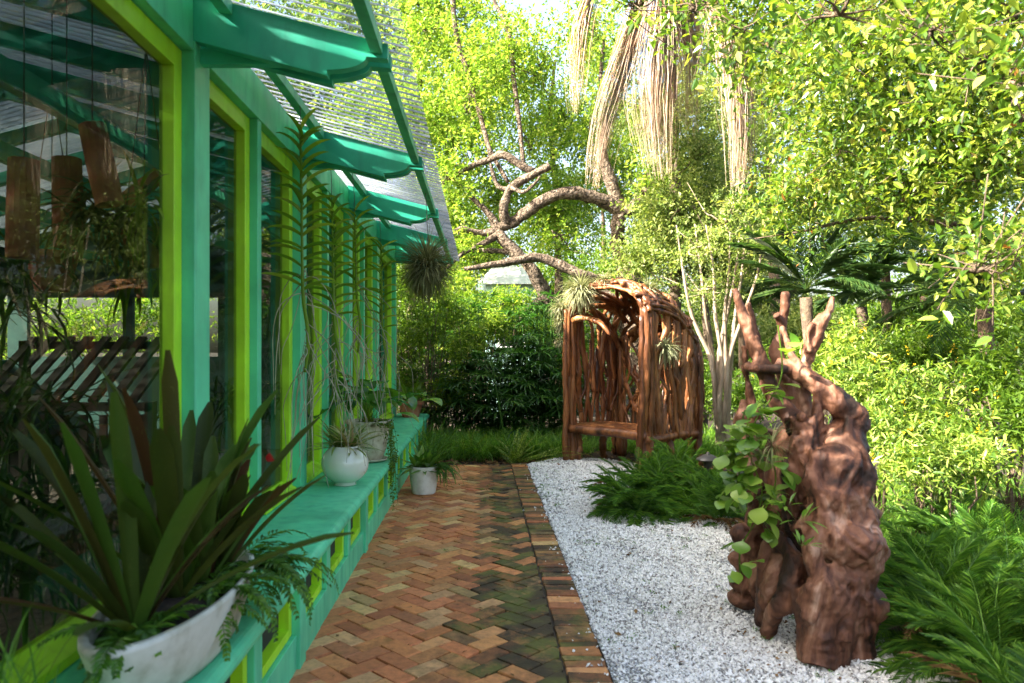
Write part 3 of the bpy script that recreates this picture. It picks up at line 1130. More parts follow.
inside_plant(125, 225, 3.4, .24, 70, 'grey wispy plant trailing behind glass beside the clay tubes', M['moss_plant'])
inside_plant(84, 215, 3.45, .2, 70, 'grey moss wound about the middle clay tube behind glass', M['moss_plant'])
inside_plant(145, 205, 3.3, .2, 26, 'green strappy plant hung close to the lime frame behind glass', M['lf_orchid'])
inside_plant(140, 275, 3.8, .24, 26, 'green strappy plant in the low clay pot beside the lime frame', M['lf_orchid'])
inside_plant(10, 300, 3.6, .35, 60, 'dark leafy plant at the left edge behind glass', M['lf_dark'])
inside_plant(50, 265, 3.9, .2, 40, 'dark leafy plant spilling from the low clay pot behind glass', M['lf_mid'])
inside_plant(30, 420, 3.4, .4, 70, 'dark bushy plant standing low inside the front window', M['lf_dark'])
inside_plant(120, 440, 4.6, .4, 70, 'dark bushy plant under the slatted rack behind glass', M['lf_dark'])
inside_plant(55, 505, 3.0, .34, 80, 'dark low plant added to darken the front window nearest the corner of the trough', M['lf_dark'])  # this and the next two plants are added to darken the low window
inside_plant(125, 500, 3.5, .34, 80, 'dark low plant added to darken the front window behind the tallest bromeliad', M['lf_dark'])
inside_plant(10, 560, 2.7, .3, 80, 'dark low plant added to darken the front window at the bottom left edge', M['lf_dark'])
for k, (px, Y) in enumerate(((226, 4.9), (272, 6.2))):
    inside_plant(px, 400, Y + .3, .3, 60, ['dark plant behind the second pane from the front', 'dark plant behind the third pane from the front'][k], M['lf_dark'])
# slatted rack
t = thing('slatted_rack', 'sloping grey slatted plant rack standing inside behind the front window', 'rack', (-2.45, 4.3, 0))
b = MB()
for k in range(9):
    x = -2.95 + k * .115
    b.bar((x, 4.3, 1.20), (x + .09, 4.75, 1.58), .06, .02)
b.build('slat', M['slat'], t)
for x in (-2.98, -1.92):
    MB().bar((x, 4.3, -.005), (x, 4.3, 1.20), .05, .05, (0, 1, 0)).build('leg', M['slat'], t)
    MB().bar((x + .05, 4.75, -.005), (x + .05, 4.75, 1.56), .05, .05, (0, 1, 0)).build('leg', M['slat'], t)
b = MB()
b.bar((-3.0, 4.3, 1.17), (-1.9, 4.3, 1.17), .05, .05)
b.bar((-2.95, 4.75, 1.53), (-1.85, 4.75, 1.53), .05, .05)
for k in range(9):
    b.bar((-2.9 + k * .115, 4.33, .5), (-2.9 + k * .115, 4.33, 1.12), .045, .015, (0, 1, 0))
b.bar((-3.0, 4.34, .5), (-1.9, 4.34, .5), .05, .04)
b.build('frame', M['slat'], t)

# ================================================================== POTS ON THE SHELF AND THE PLANTS IN THEM
# ---- long oval trough with bromeliads and trailing ferns
TC = np.array([-1.0, 2.46, SH])
t = thing('oval_trough', 'long oval white planter trough in front on the green shelf', 'planter', TC)
b = MB()
b.lathe([(.70, .001), (.80, .03), (.92, .12), (1.0, .200), (1.0, .215), (.93, .218), (.90, .20), (.86, .15)], TC, 48, .185, .53)
b.build('trough', M['trough'], t, smooth=True)
b = MB()
b.lathe([(.885, .15), (.885, .168), (.5, .19)], TC, 30, .185, .53)
b.build('soil', M['soil'], t)


def rosette(name, label, c, n, L_, W_, grp, mat, el=(.5, 1.35), droop=(.2, .9), taper='strap', nseg=8, cat='bromeliad', azr=(0, 6.28), fold=.2):
    c = np.array(c, float)
    b = MB()
    a = rng.uniform(*azr, n)
    e = rng.uniform(*el, n)
    base = c + np.stack([np.cos(a), np.sin(a), 0 * a], -1) * .02
    b.straps(base, a, e, rng.uniform(.7, 1.08, n) * L_, W_ * rng.uniform(.8, 1.1, n), rng.uniform(*droop, n), nseg, fold, taper)
    o = b.build(name, mat, smooth=True)
    return tag(o, label, cat, grp)


g = 'bromeliads in the oval trough'
rosette('bromeliad', 'largest dark bromeliad, in the middle of the white trough', TC + (-.02, .02, .17), 24, .80, .058, g, M['lf_brom'], (.75, 1.5), (.05, .5))
rosette('bromeliad', 'dark olive bromeliad at the near left end of the white trough', TC + (-.03, -.26, .17), 20, .70, .055, g, M['lf_brom'], (.4, 1.45), (.1, .6))
rosette('bromeliad', 'maroon tipped bromeliad with a red bract at the far end of the white trough', TC + (.02, .33, .17), 15, .54, .052, g, M['lf_brom'], (.85, 1.5), (.1, .5))
rosette('bromeliad', 'upright dark bromeliad between the largest one and the far end of the trough', TC + (.01, .18, .17), 11, .58, .055, g, M['lf_brom'], (.9, 1.5), (.05, .4))
b = MB()
p = at(266, 452, 2.75)
for k in range(5):
    b.leaves([p + (0, 0, -.03)], [[.5 + k * .15, -.2, .8 - k * .2]], [[0, -1, .2]], .035, .012, True)
tag(b.build('red_bract', M['red']), 'small red flower bract among the dark bromeliad leaves', 'flower')


def fern(name, label, c, n, L_, grp, mat, el=(-.3, .7), droop=(.8, 1.9), azr=(0, 6.28), ll=.07, M_=18, lw=.013, cat='fern', spread=.04, angle=62):
    c = np.array(c, float)
    b = MB()
    a = rng.uniform(*azr, n)
    base = c + rng.normal(0, 1, (n, 3)) * (spread, spread, .008)
    Ls = rng.uniform(.6, 1.1, n) * L_
    b.fronds(base, a, rng.uniform(*el, n), Ls, rng.uniform(*droop, n), M_, ll * Ls / L_, lw, angle, 7, .05, .08, .006, 'taper')
    o = b.build(name, mat)
    return tag(o, label, cat, grp)


g = 'ferns trailing from the oval trough'
fern('trailing_fern', 'lacy fern trailing over the far end of the white trough onto the shelf edge', TC + (.10, .40, .19), 26, .34, g, M['lf_fern'], azr=(-1.2, 1.9))
fern('trailing_fern', 'lacy fern filling the middle of the white trough and hanging over its front', TC + (.06, .06, .19), 22, .30, g, M['lf_fern'], azr=(-1.9, 1.5), el=(-.2, .6))
fern('trailing_fern', 'lacy fern at the near end of the white trough', TC + (.0, -.30, .19), 18, .22, g, M['lf_fern'], azr=(-2.6, 1.0), el=(-.1, .6))
b = MB()
n = 40
c = at(15, 700, 1.75)
b.straps(np.tile(c, (n, 1)) + rng.normal(0, .05, (n, 3)), rng.uniform(0, 6.28, n), rng.uniform(.7, 1.5, n), rng.uniform(.12, .30, n), .006, rng.uniform(.2, 1, n), 5)
tag(b.build('grassy_plant', M['lf_grass']), 'thin grassy blades at the bottom left corner beside the trough', 'plant')

# ---- round white pot
PC = np.array([-1.02, 5.55, SH])
t = thing('round_pot', 'glossy round white ceramic pot on the green shelf', 'pot', PC)
b = MB()
prof = [(.075, .0), (.085, .004)]
for a in np.linspace(-1.12, .95, 16):
    prof.append((.176 * math.cos(a), .160 + .156 * math.sin(a)))
prof += [(.100, .292), (.094, .292), (.092, .26), (.10, .24)]
b.lathe(prof, PC, 40)
b.build('pot', M['glaze'], t, smooth=True)
MB().lathe([(.10, .24), (.098, .262), (.05, .268)], PC, 24).build('soil', M['soil'], t)
g = 'small bromeliads in the round white pot'
for dx, dy, n, lab in ((.03, .0, 38, 'pink and cream striped small bromeliad at the front of the round white pot'), (-.06, .03, 32, 'small maroon bromeliad at the left of the round white pot'), (.05, .07, 30, 'pale striped small bromeliad behind, toward the path side of the round white pot')):
    rosette('small_bromeliad', lab, PC + (dx, dy, .27), n, .29, .026, g, M['lf_vari'], (.0, 1.3), (.3, 1.3), 'blade', 6)

# ---- weathered cream pot with broad leaves
CP = np.array([-1.03, 6.75, SH])
t = thing('cream_pot', 'weathered cream pot with algae stains on a saucer behind the round pot', 'pot', CP)
MB().lathe([(.13, .001), (.17, .01), (.185, .028), (.175, .028), (.16, .014)], CP, 32).build('saucer', M['oldceramic'], t, smooth=True)
b = MB()
b.lathe([(.12, .014), (.13, .02), (.165, .12), (.19, .27), (.195, .34), (.205, .345), (.205, .37), (.185, .37), (.18, .33)], CP, 40,
        fx=lambda r, z, a: r + (.004 * np.cos(a * 10) if .1 < z < .33 else 0))
b.build('pot', M['oldceramic'], t, smooth=True)
MB().lathe([(.18, .33), (.178, .345), (.1, .35)], CP, 24).build('soil', M['soil'], t)
b = MB()
n = 46
a = rng.uniform(0, 6.28, n)
e = rng.uniform(.5, 1.45, n)
base = CP + np.array([0, 0, .34]) + rng.normal(0, .035, (n, 3)) * (1, 1, .1)
Ls = rng.uniform(.22, .46, n)
C_, T_, S_ = b.straps(base, a, e, Ls, .01, .4, 5, ret=True)
b.straps(base, a, e, Ls, .008, .4, 5, .3, 'rib')
tag_leaf = b.build('stem', M['lf_mid'])
b = MB()
a2 = a + rng.normal(0, .5, n)
b.straps(C_[:, -1], a2, rng.uniform(-.2, .7, n), rng.uniform(.22, .34, n), rng.uniform(.12, .17, n), rng.uniform(.6, 1.4, n), 8, .12, 'broad')
pl = b.build('broadleaf_plant', M['lf_broad'], smooth=True)
tag(pl, 'broad leaved green plant growing from the weathered cream pot', 'plant')
tag_leaf.parent = pl
# creeper falling from the cream pot over the shelf edge
b = MB()
for k in range(18):
    x0, y0 = -.90 + rng.normal(0, .03), 6.6 + rng.uniform(-.12, .25)
    zend = rng.uniform(.05, .55)
    P = [(x0, y0, SH + .36), (x0 + .06, y0 - .02, SH + .33), (-.80 + rng.normal(0, .02), y0 + rng.normal(0, .03), SH + .05)]
    P.append((-.79 + rng.normal(0, .02), y0 + rng.normal(0, .04), zend))
    Q, _ = smooth_path(np.array(P), np.ones(4), 14)
    n = len(Q)
    a = rng.uniform(0, 6.28, n)
    b.leaves(Q + rng.normal(0, .006, Q.shape), np.stack([np.cos(a), np.sin(a), rng.uniform(-.6, .3, n)], -1), np.tile([.6, -.6, .5], (n, 1)) + rng.normal(0, .4, (n, 3)), rng.uniform(.016, .03, n), rng.uniform(.014, .022, n))
    b.tube(Q, .0015, 4)
tag(b.build('trailing_creeper', M['lf_mid']), 'small leaved creeper hanging from the cream pot down past the shelf edge', 'creeper')

# ---- terracotta pot at the far end of the shelf
TP = np.array([-1.06, 11.15, SH])
t = thing('terracotta_pot', 'terracotta pot with thick rim at the far end of the shelf', 'pot', TP)
b = MB()
b.lathe([(.12, .001), (.125, .005), (.175, .19), (.20, .19), (.205, .255), (.18, .255), (.175, .2)], TP, 32)
b.build('pot', M['terra'], t, bevel=.003)
MB().lathe([(.175, .2), (.174, .225), (.1, .23)], TP, 20).build('soil', M['soil'], t)
b = MB()
n = 60
a, e = rng.uniform(0, 6.28, n), rng.uniform(.2, 1.4, n)
b.straps(TP + np.array([0, 0, .22]) + rng.normal(0, .07, (n, 3)) * (1, 1, .1), a, e, rng.uniform(.18, .5, n), rng.uniform(.03, .07, n), rng.uniform(.5, 1.5, n), 6, .15, 'broad')
tag(b.build('leafy_plant', M['lf_mid']), 'leafy green plant in the terracotta pot at the end of the shelf', 'plant')

# ---- white textured pot on the bricks
GP = np.array([-.60, 7.75, .002])
t = thing('textured_pot', 'white textured pot standing on the brick path beside the house', 'pot', GP)
b = MB()
prof = [(.115, .0)] + [(.12 + .03 * math.sin(z / .27 * 1.6), z) for z in np.linspace(.005, .262, 34)] + [(.158, .27), (.158, .288), (.14, .288), (.135, .25)]
b.lathe(prof, GP, 60, fx=lambda r, z, a: r + (.0035 * np.cos(a * 20) * math.cos(z * 200) if .01 < z < .262 else 0))
b.build('pot', M['potwhite'], t, smooth=True)
MB().lathe([(.135, .25), (.133, .268), (.08, .272)], GP, 24).build('soil', M['soil'], t)
g = 'plants in the white pot on the path'
for dx, dy, n, lab in ((-.07, -.06, 24, 'pale green succulent rosette at the left front of the white path pot'), (.05, -.07, 24, 'green succulent rosette spilling over the front of the white path pot'), (-.02, .05, 20, 'green succulent rosette at the back of the white path pot')):
    rosette('succulent', lab, GP + (dx, dy, .27), n, .25, .055, g, M['lf_hoya'], (-.2, 1.2), (-.2, .6), 'broad', 5, 'succulent')
fern('foxtail_fern', 'upright bright fern rising from the back of the white path pot', GP + (.05, .06, .27), 20, .68, g, M['lf_fern'], (.5, 1.3), (.2, .9), (-1.2, 2.2), .05, 40, .010)
fern('trailing_fern', 'dark trailing fern hanging down the right side of the white path pot', GP + (.13, -.02, .27), 34, .34, g, M['lf_coontie'], (-.2, .7), (1.2, 2.2), (-1.6, 1.2), .035, 22, .012)

# ---- orchids hung along the wall
ORCH = [((-1.13, 4.62), 2.92, 1.86, 26, .27, 'tallest hanging orchid, nearest, with long paired strap leaves'),
        ((-1.10, 5.45), 2.62, 1.72, 20, .25, 'second hanging orchid from the front, with yellowish paired leaves'),
        ((-1.07, 6.25), 2.70, 1.98, 15, .26, 'third hanging orchid from the front, with darker arching leaves'),
        ((-1.05, 7.75), 2.62, 1.72, 17, .27, 'farthest hanging orchid with sparse drooping leaves')]
for (x, y), zt, zb, nl, Ll, lab in ORCH:
    nl = int(nl * 1.3)
    t = thing('hanging_orchid', lab + ', hung before the house wall', 'orchid', (x, y, zb), 'orchids hanging along the wall')
    P = [(x, y, zt - .03), (x + .01, y, (zt + zb) / 2), (x + .02, y - .01, zb), (x + .05, y + .01, zb - .28), (x + .03, y, zb - .5)]
    b = MB()
    b.tube(P, [.006, .009, .011, .013, .009], 8, .1, sub=5)
    b.build('stem', M['lf_orchid'], t, smooth=True)
    b = MB()
    z = np.linspace(zb + .0, zt - .04, nl) + rng.normal(0, .012, nl)
    side = np.where(np.arange(nl) % 2 == 0, 0.15, math.pi + .15) + rng.normal(0, .22, nl)
    b.straps(np.stack([np.full(nl, x + .01), np.full(nl, y), z], -1), side + rng.normal(0, .3, nl), rng.uniform(.35, .7, nl) + np.linspace(-.05, .45, nl), Ll * rng.uniform(.8, 1.1, nl) * np.linspace(1, .8, nl), .040, rng.uniform(.5, 1.0, nl), 7, .5, 'blade')
    b.build('leaves', M['lf_orchid'], t, smooth=True)
    b = MB()
    for k in range(20):
        z0 = rng.uniform(zb - .5, zb + .15)
        q = [np.array([x + .03, y, z0])]
        d = np.array([rng.normal(0, .6), rng.normal(0, .3), rng.uniform(-.3, .5)])
        for s in range(6):
            d = d * .72 + np.array([rng.normal(0, .22), rng.normal(0, .15), -.42])
            q.append(q[-1] + d * rng.uniform(.10, .17))
        q = np.array(q)
        q[:, 2] = np.maximum(q[:, 2], SH + .03)
        q[:, 0] = np.clip(q[:, 0], WX + .03, -.7)
        b.tube(q, np.linspace(.0036, .0018, 7), 5, sub=3)
    b.build('aerial_roots', M['root'], t, smooth=True)
    b = MB()
    b.tube([(x, y, zt - .03), (x, y, zt + .1), (x - .02, y, ROOF(x) - .05)], .0025, 5)
    b.build('hanging_wire', M['wire'], t)

# ---- ball of air plant hung from the eave
TB = at(427, 268, 6.35)
t = thing('airplant_ball', 'bushy grey green air plant ball hanging under the far eave', 'air plant', TB)
b = MB()
n = 1900
u = nrm(rng.normal(0, 1, (n, 3)))
b.straps(TB + u * (.05, .05, .06), np.arctan2(u[:, 1], u[:, 0]), np.arcsin(np.clip(u[:, 2], -1, 1)) * .9 + .05, rng.uniform(.14, .34, n), .0065, rng.uniform(.2, 1.5, n), 5, .25, 'blade')
b.build('leaves', M['airplant'], t)
MB().blob(TB + (0, 0, -.02), (.10, .10, .08), knob=.12).build('core', M['soil'], t)
b = MB()
for k in range(9):
    a = k * .7
    b.straps([TB + (0, 0, .05)], [a], [1.2], [rng.uniform(.3, .5)], .005, [rng.uniform(.2, .8)], 5, .25, 'blade')
b.build('flower_stalk', M['airplant'], t)
MB().tube([TB, TB + (.005, 0, .3), (-.475, TB[1], ROOF(-.475) - .07)], .003, 5).build('hanging_wire', M['wire'], t)

# ================================================================== THE ARBOUR SEAT OF TWISTED BRANCHES
AFR = np.array([2.02, 9.09, 0.])
AU = np.array([.643, -.766, 0.])
AV = np.array([.766, .643, 0.])
AW, AD, AS, AR = 1.31, 1.12, 1.96, .42


def ar(u, v, z):
    """u 0..1 from the left post to the right post, v metres to the back"""
    return AFR + AU * (u - 1) * AW + AV * v + np.array([0, 0, z])


def hoop(s, v, r=1.0, dz=0.0):
    """s -1..1 over the arch"""
    th = (s + 1) * math.pi / 2
    q = (max(0, v) / AD) ** 3.2
    return ar(.5 - .5 * r * math.cos(th) * (1 - .06 * q), v, AS - .02 - .42 * q + (AR * (1 - .25 * q) + dz) * r * math.sin(th))


arb = thing('arbour_seat', 'arched garden seat woven from varnished brown branches at the path end', 'arbour', ar(.5, .5, 0))


def bundle(paths, name, k=.16, seg=9, sub=4):
    b = MB()
    for P, r, fl in paths:
        b.tube(P, r, seg, k, fl, sub=sub)
    return b.build(name, M['arborwood'], arb, smooth=True)


for u, v in ((0, 0), (1, 0), (0, AD), (1, AD)):
    ps = []
    for k in range(5):
        du, dv = [(0, 0), (.05, .03), (-.04, .05), (.02, -.05), (.045, .09)][k]
        s = 1 if u < .5 else -1
        P = wobble(ar(u + s * du, v + (dv if v < .5 else -dv), -.03), ar(u + s * du * .8, v + (dv if v < .5 else -dv) * .8, AS - (.42 if v > .5 else 0) + rng.uniform(-.12, .12)), 8, .012)
        ps.append((P, np.linspace(.062, .045, 8) * (1 if k == 0 else .72), 1))
    bundle(ps, 'post', .10)
for v in (0, AD):
    ps = []
    for k in range(9):
        r, dv = rng.uniform(.92, 1.06), rng.uniform(-.05, .09)
        a0, a1 = -1.0 + max(0, rng.uniform(-.15, .25)), 1.0 - max(0, rng.uniform(-.15, .25))
        s = np.linspace(a0, a1, 9)
        P = [hoop(x, v + dv + .03 * math.sin(x * 4 + k), r) for x in s]
        if a0 <= -.999:
            P = [ar(.0 + rng.uniform(-.03, .05), v + dv, AS - rng.uniform(.5, 1.2))] + P
        if a1 >= .999:
            P = P + [ar(1.0 + rng.uniform(-.05, .03), v + dv, AS - rng.uniform(.5, 1.2))]
        P = np.array(P) + rng.normal(0, .012, (len(P), 3))
        ps.append((P, rng.uniform(.024, .042) * rng.uniform(.75, 1.2, len(P)), 1))
    if v == 0:                                                # the bent bough under the arch
        P = np.array([ar(u_, .04, z_) for u_, z_ in ((-.01, 1.86), (.1, 1.93), (.22, 1.93), (.34, 1.88), (.46, 1.80), (.56, 1.66))])
        ps.append((P + rng.normal(0, .012, P.shape), np.array([.05, .06, .05, .055, .04, .025]), .7))
    bundle(ps, 'arch')
# roof: branches sweeping from the front arch over the shoulders to the back
ps = []
for k in range(40):
    s = -1 + 2 * (k + .5) / 40 + rng.normal(0, .05)
    s2 = np.clip(s + rng.uniform(.05, .75) * (1 if rng.random() < .75 else -1), -1.02, 1.05)
    v0, v1 = rng.uniform(-.07, .12), AD + rng.uniform(-.25, .07)
    q = [hoop(s + (s2 - s) * t_, v0 + (v1 - v0) * t_, 1.03 + .03 * math.sin(t_ * 3.1) + rng.normal(0, .012)) for t_ in (0, .25, .5, .75, 1)]
    ps.append((np.array(q) + rng.normal(0, .014, (5, 3)), rng.uniform(.022, .05) * rng.uniform(.7, 1.15, 5), rng.uniform(.6, 1)))
for k in range(9):
    v0, v1 = rng.uniform(0, AD), rng.uniform(0, AD)
    s = np.linspace(-.95, .95, 9)
    P = np.array([hoop(x, v0 + (v1 - v0) * (i / 8), 1.07, .02) for i, x in enumerate(s)]) + rng.normal(0, .016, (9, 3))
    ps.append((P, np.full(9, rng.uniform(.02, .034)), 1))
bundle(ps, 'roof_branches')


def lattice(fa, n, z0, z1, name, r=(.022, .045), flat=(.5, 1.0), lean=.05, wob=.028, nref=None):
    ps = []
    for k in range(n):
        s = (k + .5) / n + rng.normal(0, .015)
        s2 = s + rng.normal(0, lean)
        zt = z1(s2) if callable(z1) else z1
        sw, ph = rng.uniform(.3, 1.0) * wob, rng.uniform(0, 6.28)
        P = []
        for t_ in np.linspace(0, 1, 7):
            ss = s + (s2 - s) * t_ + sw * math.sin(t_ * rng.uniform(4, 6) + ph)
            P.append(fa(np.clip(ss, .0, 1.0), z0 + (zt - z0) * t_ - (rng.uniform(0, .06) if t_ == 0 else 0)))
        rr = rng.uniform(*r)
        ps.append((np.array(P) + rng.normal(0, .010, (7, 3)), rr * rng.uniform(.55, 1.25, 7), rng.uniform(*flat)))
        for _ in range(2):
            if rng.random() < .55:                                # forks and cross branches
                i0 = int(rng.integers(1, 4))
                q = fa(np.clip(s2 + rng.choice([-1, 1]) * rng.uniform(.06, .18), .02, .98), z0 + (min(zt, AS) - z0) * min(1, (i0 / 6 + rng.uniform(.25, .5))))
                a_ = P[i0]
                ps.append((np.array([a_, (a_ * 2 + q) / 3 + rng.normal(0, .025, 3), (a_ + q * 2) / 3 + rng.normal(0, .025, 3), q]), rr * np.array([.8, .6, .7, .5]), .9))
    b = MB()
    for P, r_, fl in ps:
        b.tube(P, r_, 9, .16, fl, sub=4, nref=nref)
    return b.build(name, M['arborwood'], arb, smooth=True)


top = lambda s: AS - .42 + (AR * .68) * math.sin(math.pi * min(.98, max(.02, s)))
lattice(lambda s, z: ar(s, AD - .02 - .08 * math.sin(s * 9), z), 25, .40, top, 'back_panel', (.02, .046), (.5, .9), .17, wob=.10, nref=AU)
lattice(lambda s, z: ar(1.0, .06 + s * (AD - .1), z) if z < AS - .42 * s ** 3.2 else hoop(.98 - (z - AS + .42 * s ** 3.2) * 1.0, .06 + s * (AD - .1), 1.03), 21, .38, lambda s: AS - .42 * max(0, min(1, s)) ** 3.2 + rng.uniform(.05, .45), 'side_panel', (.024, .052), (.5, .85), .15, wob=.10, nref=AV)
lattice(lambda s, z: ar(0.0, .06 + s * (AD - .1), z), 14, .38, lambda s: AS + .04 - .42 * max(0, min(1, s)) ** 3.2, 'side_panel', (.024, .05), (.5, .8), .12, wob=.06, nref=AV)
ps = [(wobble(ar(-.02, 0.01, .43), ar(1.02, 0.01, .43), 7, .008), np.full(7, .062), 1)]
bundle(ps, 'front_rail', .06)
ps = [(wobble(ar(1.0, -.02, .40), ar(1.0, AD + .04, .40), 7, .01), np.full(7, .062), 1)]
bundle(ps, 'side_rail', .08)
ps = [(wobble(ar(0.0, -.02, .40), ar(0.0, AD + .04, .40), 7, .01), np.full(7, .05), 1)]
bundle(ps, 'side_rail', .08)
ps = []
for k in range(7):
    v = .08 + k * .095
    ps.append((wobble(ar(.01, v, .47), ar(.99, v, .47), 7, .004), np.full(7, .052), .55))
bundle(ps, 'seat', .05)
for u in (.05, .92):
    bundle([(wobble(ar(u, .12, -.02), ar(u - .02, .14, .42), 5, .02), np.array([.05, .06, .055, .07, .06]), 1)], 'seat_support', .15)
    bundle([(wobble(ar(u + .02, .66, -.02), ar(u, .62, .42), 5, .02), np.array([.05, .05, .055, .05, .06]), 1)], 'seat_support', .15)


def airplant(p, r, n, label, u0=(0, 0, 0)):
    n = int(n * 1.3)
    b = MB()
    u = nrm(rng.normal(0, 1, (n, 3)) + np.array(u0))
    p = np.array(p)
    b.straps(p + u * .02, np.arctan2(u[:, 1], u[:, 0]), np.arcsin(u[:, 2]), rng.uniform(.5, 1, n) * r, .013, rng.uniform(.3, 1.6, n), 5, .25, 'blade')
    return tag(b.build('air_plant', M['airpale']), label, 'air plant', 'air plants on the arbour')


airplant(hoop(-.35, -.07, 1.0), .40, 340, 'shaggy pale air plant hanging inside the front arch of the arbour', (-.3, -.6, -.2))
airplant(hoop(.02, -.02, 1.12), .17, 70, 'small air plant tufted on the very top of the arbour', (0, 0, .5))
airplant(ar(1.06, .28, 1.52), .30, 90, 'spiky air plant fixed to the right side wall of the arbour', (.6, -.6, 0))
airplant(hoop(.45, .3, 1.12), .22, 60, 'thin air plant on the right shoulder of the arbour roof', (.3, -.3, .4))
for z, r, n, lab in ((2.08, .24, 160, 'grey moss like air plant at the top of the arbour left post'), (1.88, .20, 130, 'grey air plant midway down the mossy arbour left post'), (1.62, .15, 90, 'lowest grey air plant on the arbour left post')):
    airplant(ar(-.07, -.02, z), r, n, lab, (-.4, -.2, -.2))

# ================================================================== THE DRIFTWOOD STUMP
b = MB()


def lump(px, py, Y, rx, rz=None, ry=None):
    rz = rz or rx
    k = Y / F
    b.blob(at(px, py, Y), (rx * k, (ry or rx) * k, rz * k), 20, 12)


def limb(pts, rp, knob=.05, sub=6):
    P = np.array([at(*q) for q in pts])
    r = np.array([a / F * q[2] for a, q in zip(rp, pts)])
    b.tube(P, r, 14, knob, sub=sub)


# heavy right column of stacked burls
limb([(852, 424, 3.84), (846, 440, 3.82), (840, 465, 3.78), (842, 490, 3.76), (846, 520, 3.72), (850, 548, 3.70), (846, 580, 3.68), (840, 610, 3.66), (832, 640, 3.62), (828, 668, 3.60)], [12, 20, 27, 25, 28, 31, 27, 25, 21, 19], .03, 8)
lump(834, 470, 3.70, 25, 27)
lump(852, 455, 3.80, 15, 20)
limb([(812, 482, 3.70), (830, 493, 3.58), (852, 500, 3.60), (874, 516, 3.72)], [8, 9, 10, 8])
lump(862, 530, 3.70, 17, 15)
lump(858, 556, 3.66, 24, 19)
limb([(812, 520, 3.66), (832, 540, 3.56), (858, 545, 3.56), (880, 552, 3.70)], [9, 19, 20, 11])
lump(828, 594, 3.56, 20, 20)
lump(866, 604, 3.66, 21, 19)
limb([(806, 606, 3.58), (818, 588, 3.52), (838, 577, 3.55), (862, 584, 3.60)], [10, 13, 13, 10])
limb([(832, 600, 3.56), (822, 628, 3.56), (820, 648, 3.56), (818, 666, 3.54)], [18, 17, 19, 17])
limb([(862, 610, 3.66), (858, 636, 3.66), (856, 664, 3.66)], [17, 15, 19])
limb([(822, 452, 3.66), (812, 480, 3.62), (824, 510, 3.58), (812, 550, 3.56), (820, 585, 3.53), (808, 620, 3.53)], [7, 9, 8, 10, 9, 8])
limb([(852, 440, 3.74), (866, 478, 3.66), (852, 515, 3.60), (868, 555, 3.60), (850, 600, 3.54), (842, 640, 3.52)], [8, 11, 9, 12, 9, 10])
limb([(838, 455, 3.68), (832, 482, 3.62), (842, 520, 3.58), (832, 560, 3.54)], [8, 10, 8, 7])
# the middle column, free of the right one at the top
limb([(809, 422, 3.86), (806, 440, 3.82), (804, 462, 3.80), (800, 485, 3.80), (795, 508, 3.80), (790, 530, 3.82)], [10, 14, 16, 14, 10, 9], .05)
limb([(817, 390, 3.84), (818, 408, 3.84), (816, 430, 3.84), (812, 450, 3.84)], [4.5, 5, 7, 9])
lump(801, 417, 3.82, 5)
limb([(788, 455, 3.92), (787, 480, 3.86), (789, 510, 3.84), (792, 535, 3.82)], [5, 5.5, 6, 7])
limb([(812, 478, 3.68), (812, 505, 3.62), (803, 522, 3.64), (792, 530, 3.7)], [5, 4.5, 4.5, 5])
# dark core behind
limb([(800, 430, 4.10), (792, 480, 4.12), (796, 540, 4.05), (806, 600, 3.95)], [20, 26, 26, 24])
limb([(772, 430, 4.2), (765, 480, 4.22), (762, 540, 4.25), (757, 590, 4.28)], [13, 16, 17, 17])
# twisted feet in the middle
limb([(770, 536, 3.95), (782, 542, 3.86), (795, 558, 3.80), (803, 574, 3.78)], [7, 8, 8, 7])
limb([(772, 536, 3.96), (764, 556, 3.94), (761, 590, 3.96), (760, 620, 4.0)], [7, 5, 5, 6])
limb([(780, 556, 3.92), (774, 580, 3.88), (768, 604, 3.92), (764, 624, 3.98)], [9, 11, 11, 9])
limb([(797, 556, 3.80), (792, 580, 3.76), (782, 602, 3.76), (772, 618, 3.84), (766, 634, 3.9)], [11, 12, 9, 8, 7])
limb([(792, 590, 3.74), (790, 606, 3.72), (776, 614, 3.78)], [7, 7, 6])
limb([(793, 586, 3.74), (801, 610, 3.66), (804, 634, 3.62), (806, 660, 3.58)], [9, 8, 8, 8])
limb([(820, 580, 3.60), (808, 590, 3.64), (796, 596, 3.70)], [7, 6, 6])
lump(776, 616, 3.80, 5)
lump(771, 528, 3.95, 7, 6)
# left foot
lump(741, 534, 4.25, 11, 10)
lump(752, 545, 4.2, 12, 14)
lump(740, 560, 4.25, 11, 9)
lump(744, 582, 4.28, 14, 11)
lump(744, 598, 4.30, 16, 10)
lump(757, 520, 4.15, 11, 15)
lump(760, 580, 4.18, 12, 24)
limb([(747, 400, 4.15), (744, 420, 4.15), (750, 455, 4.15), (752, 500, 4.15)], [6, 10, 9, 10])
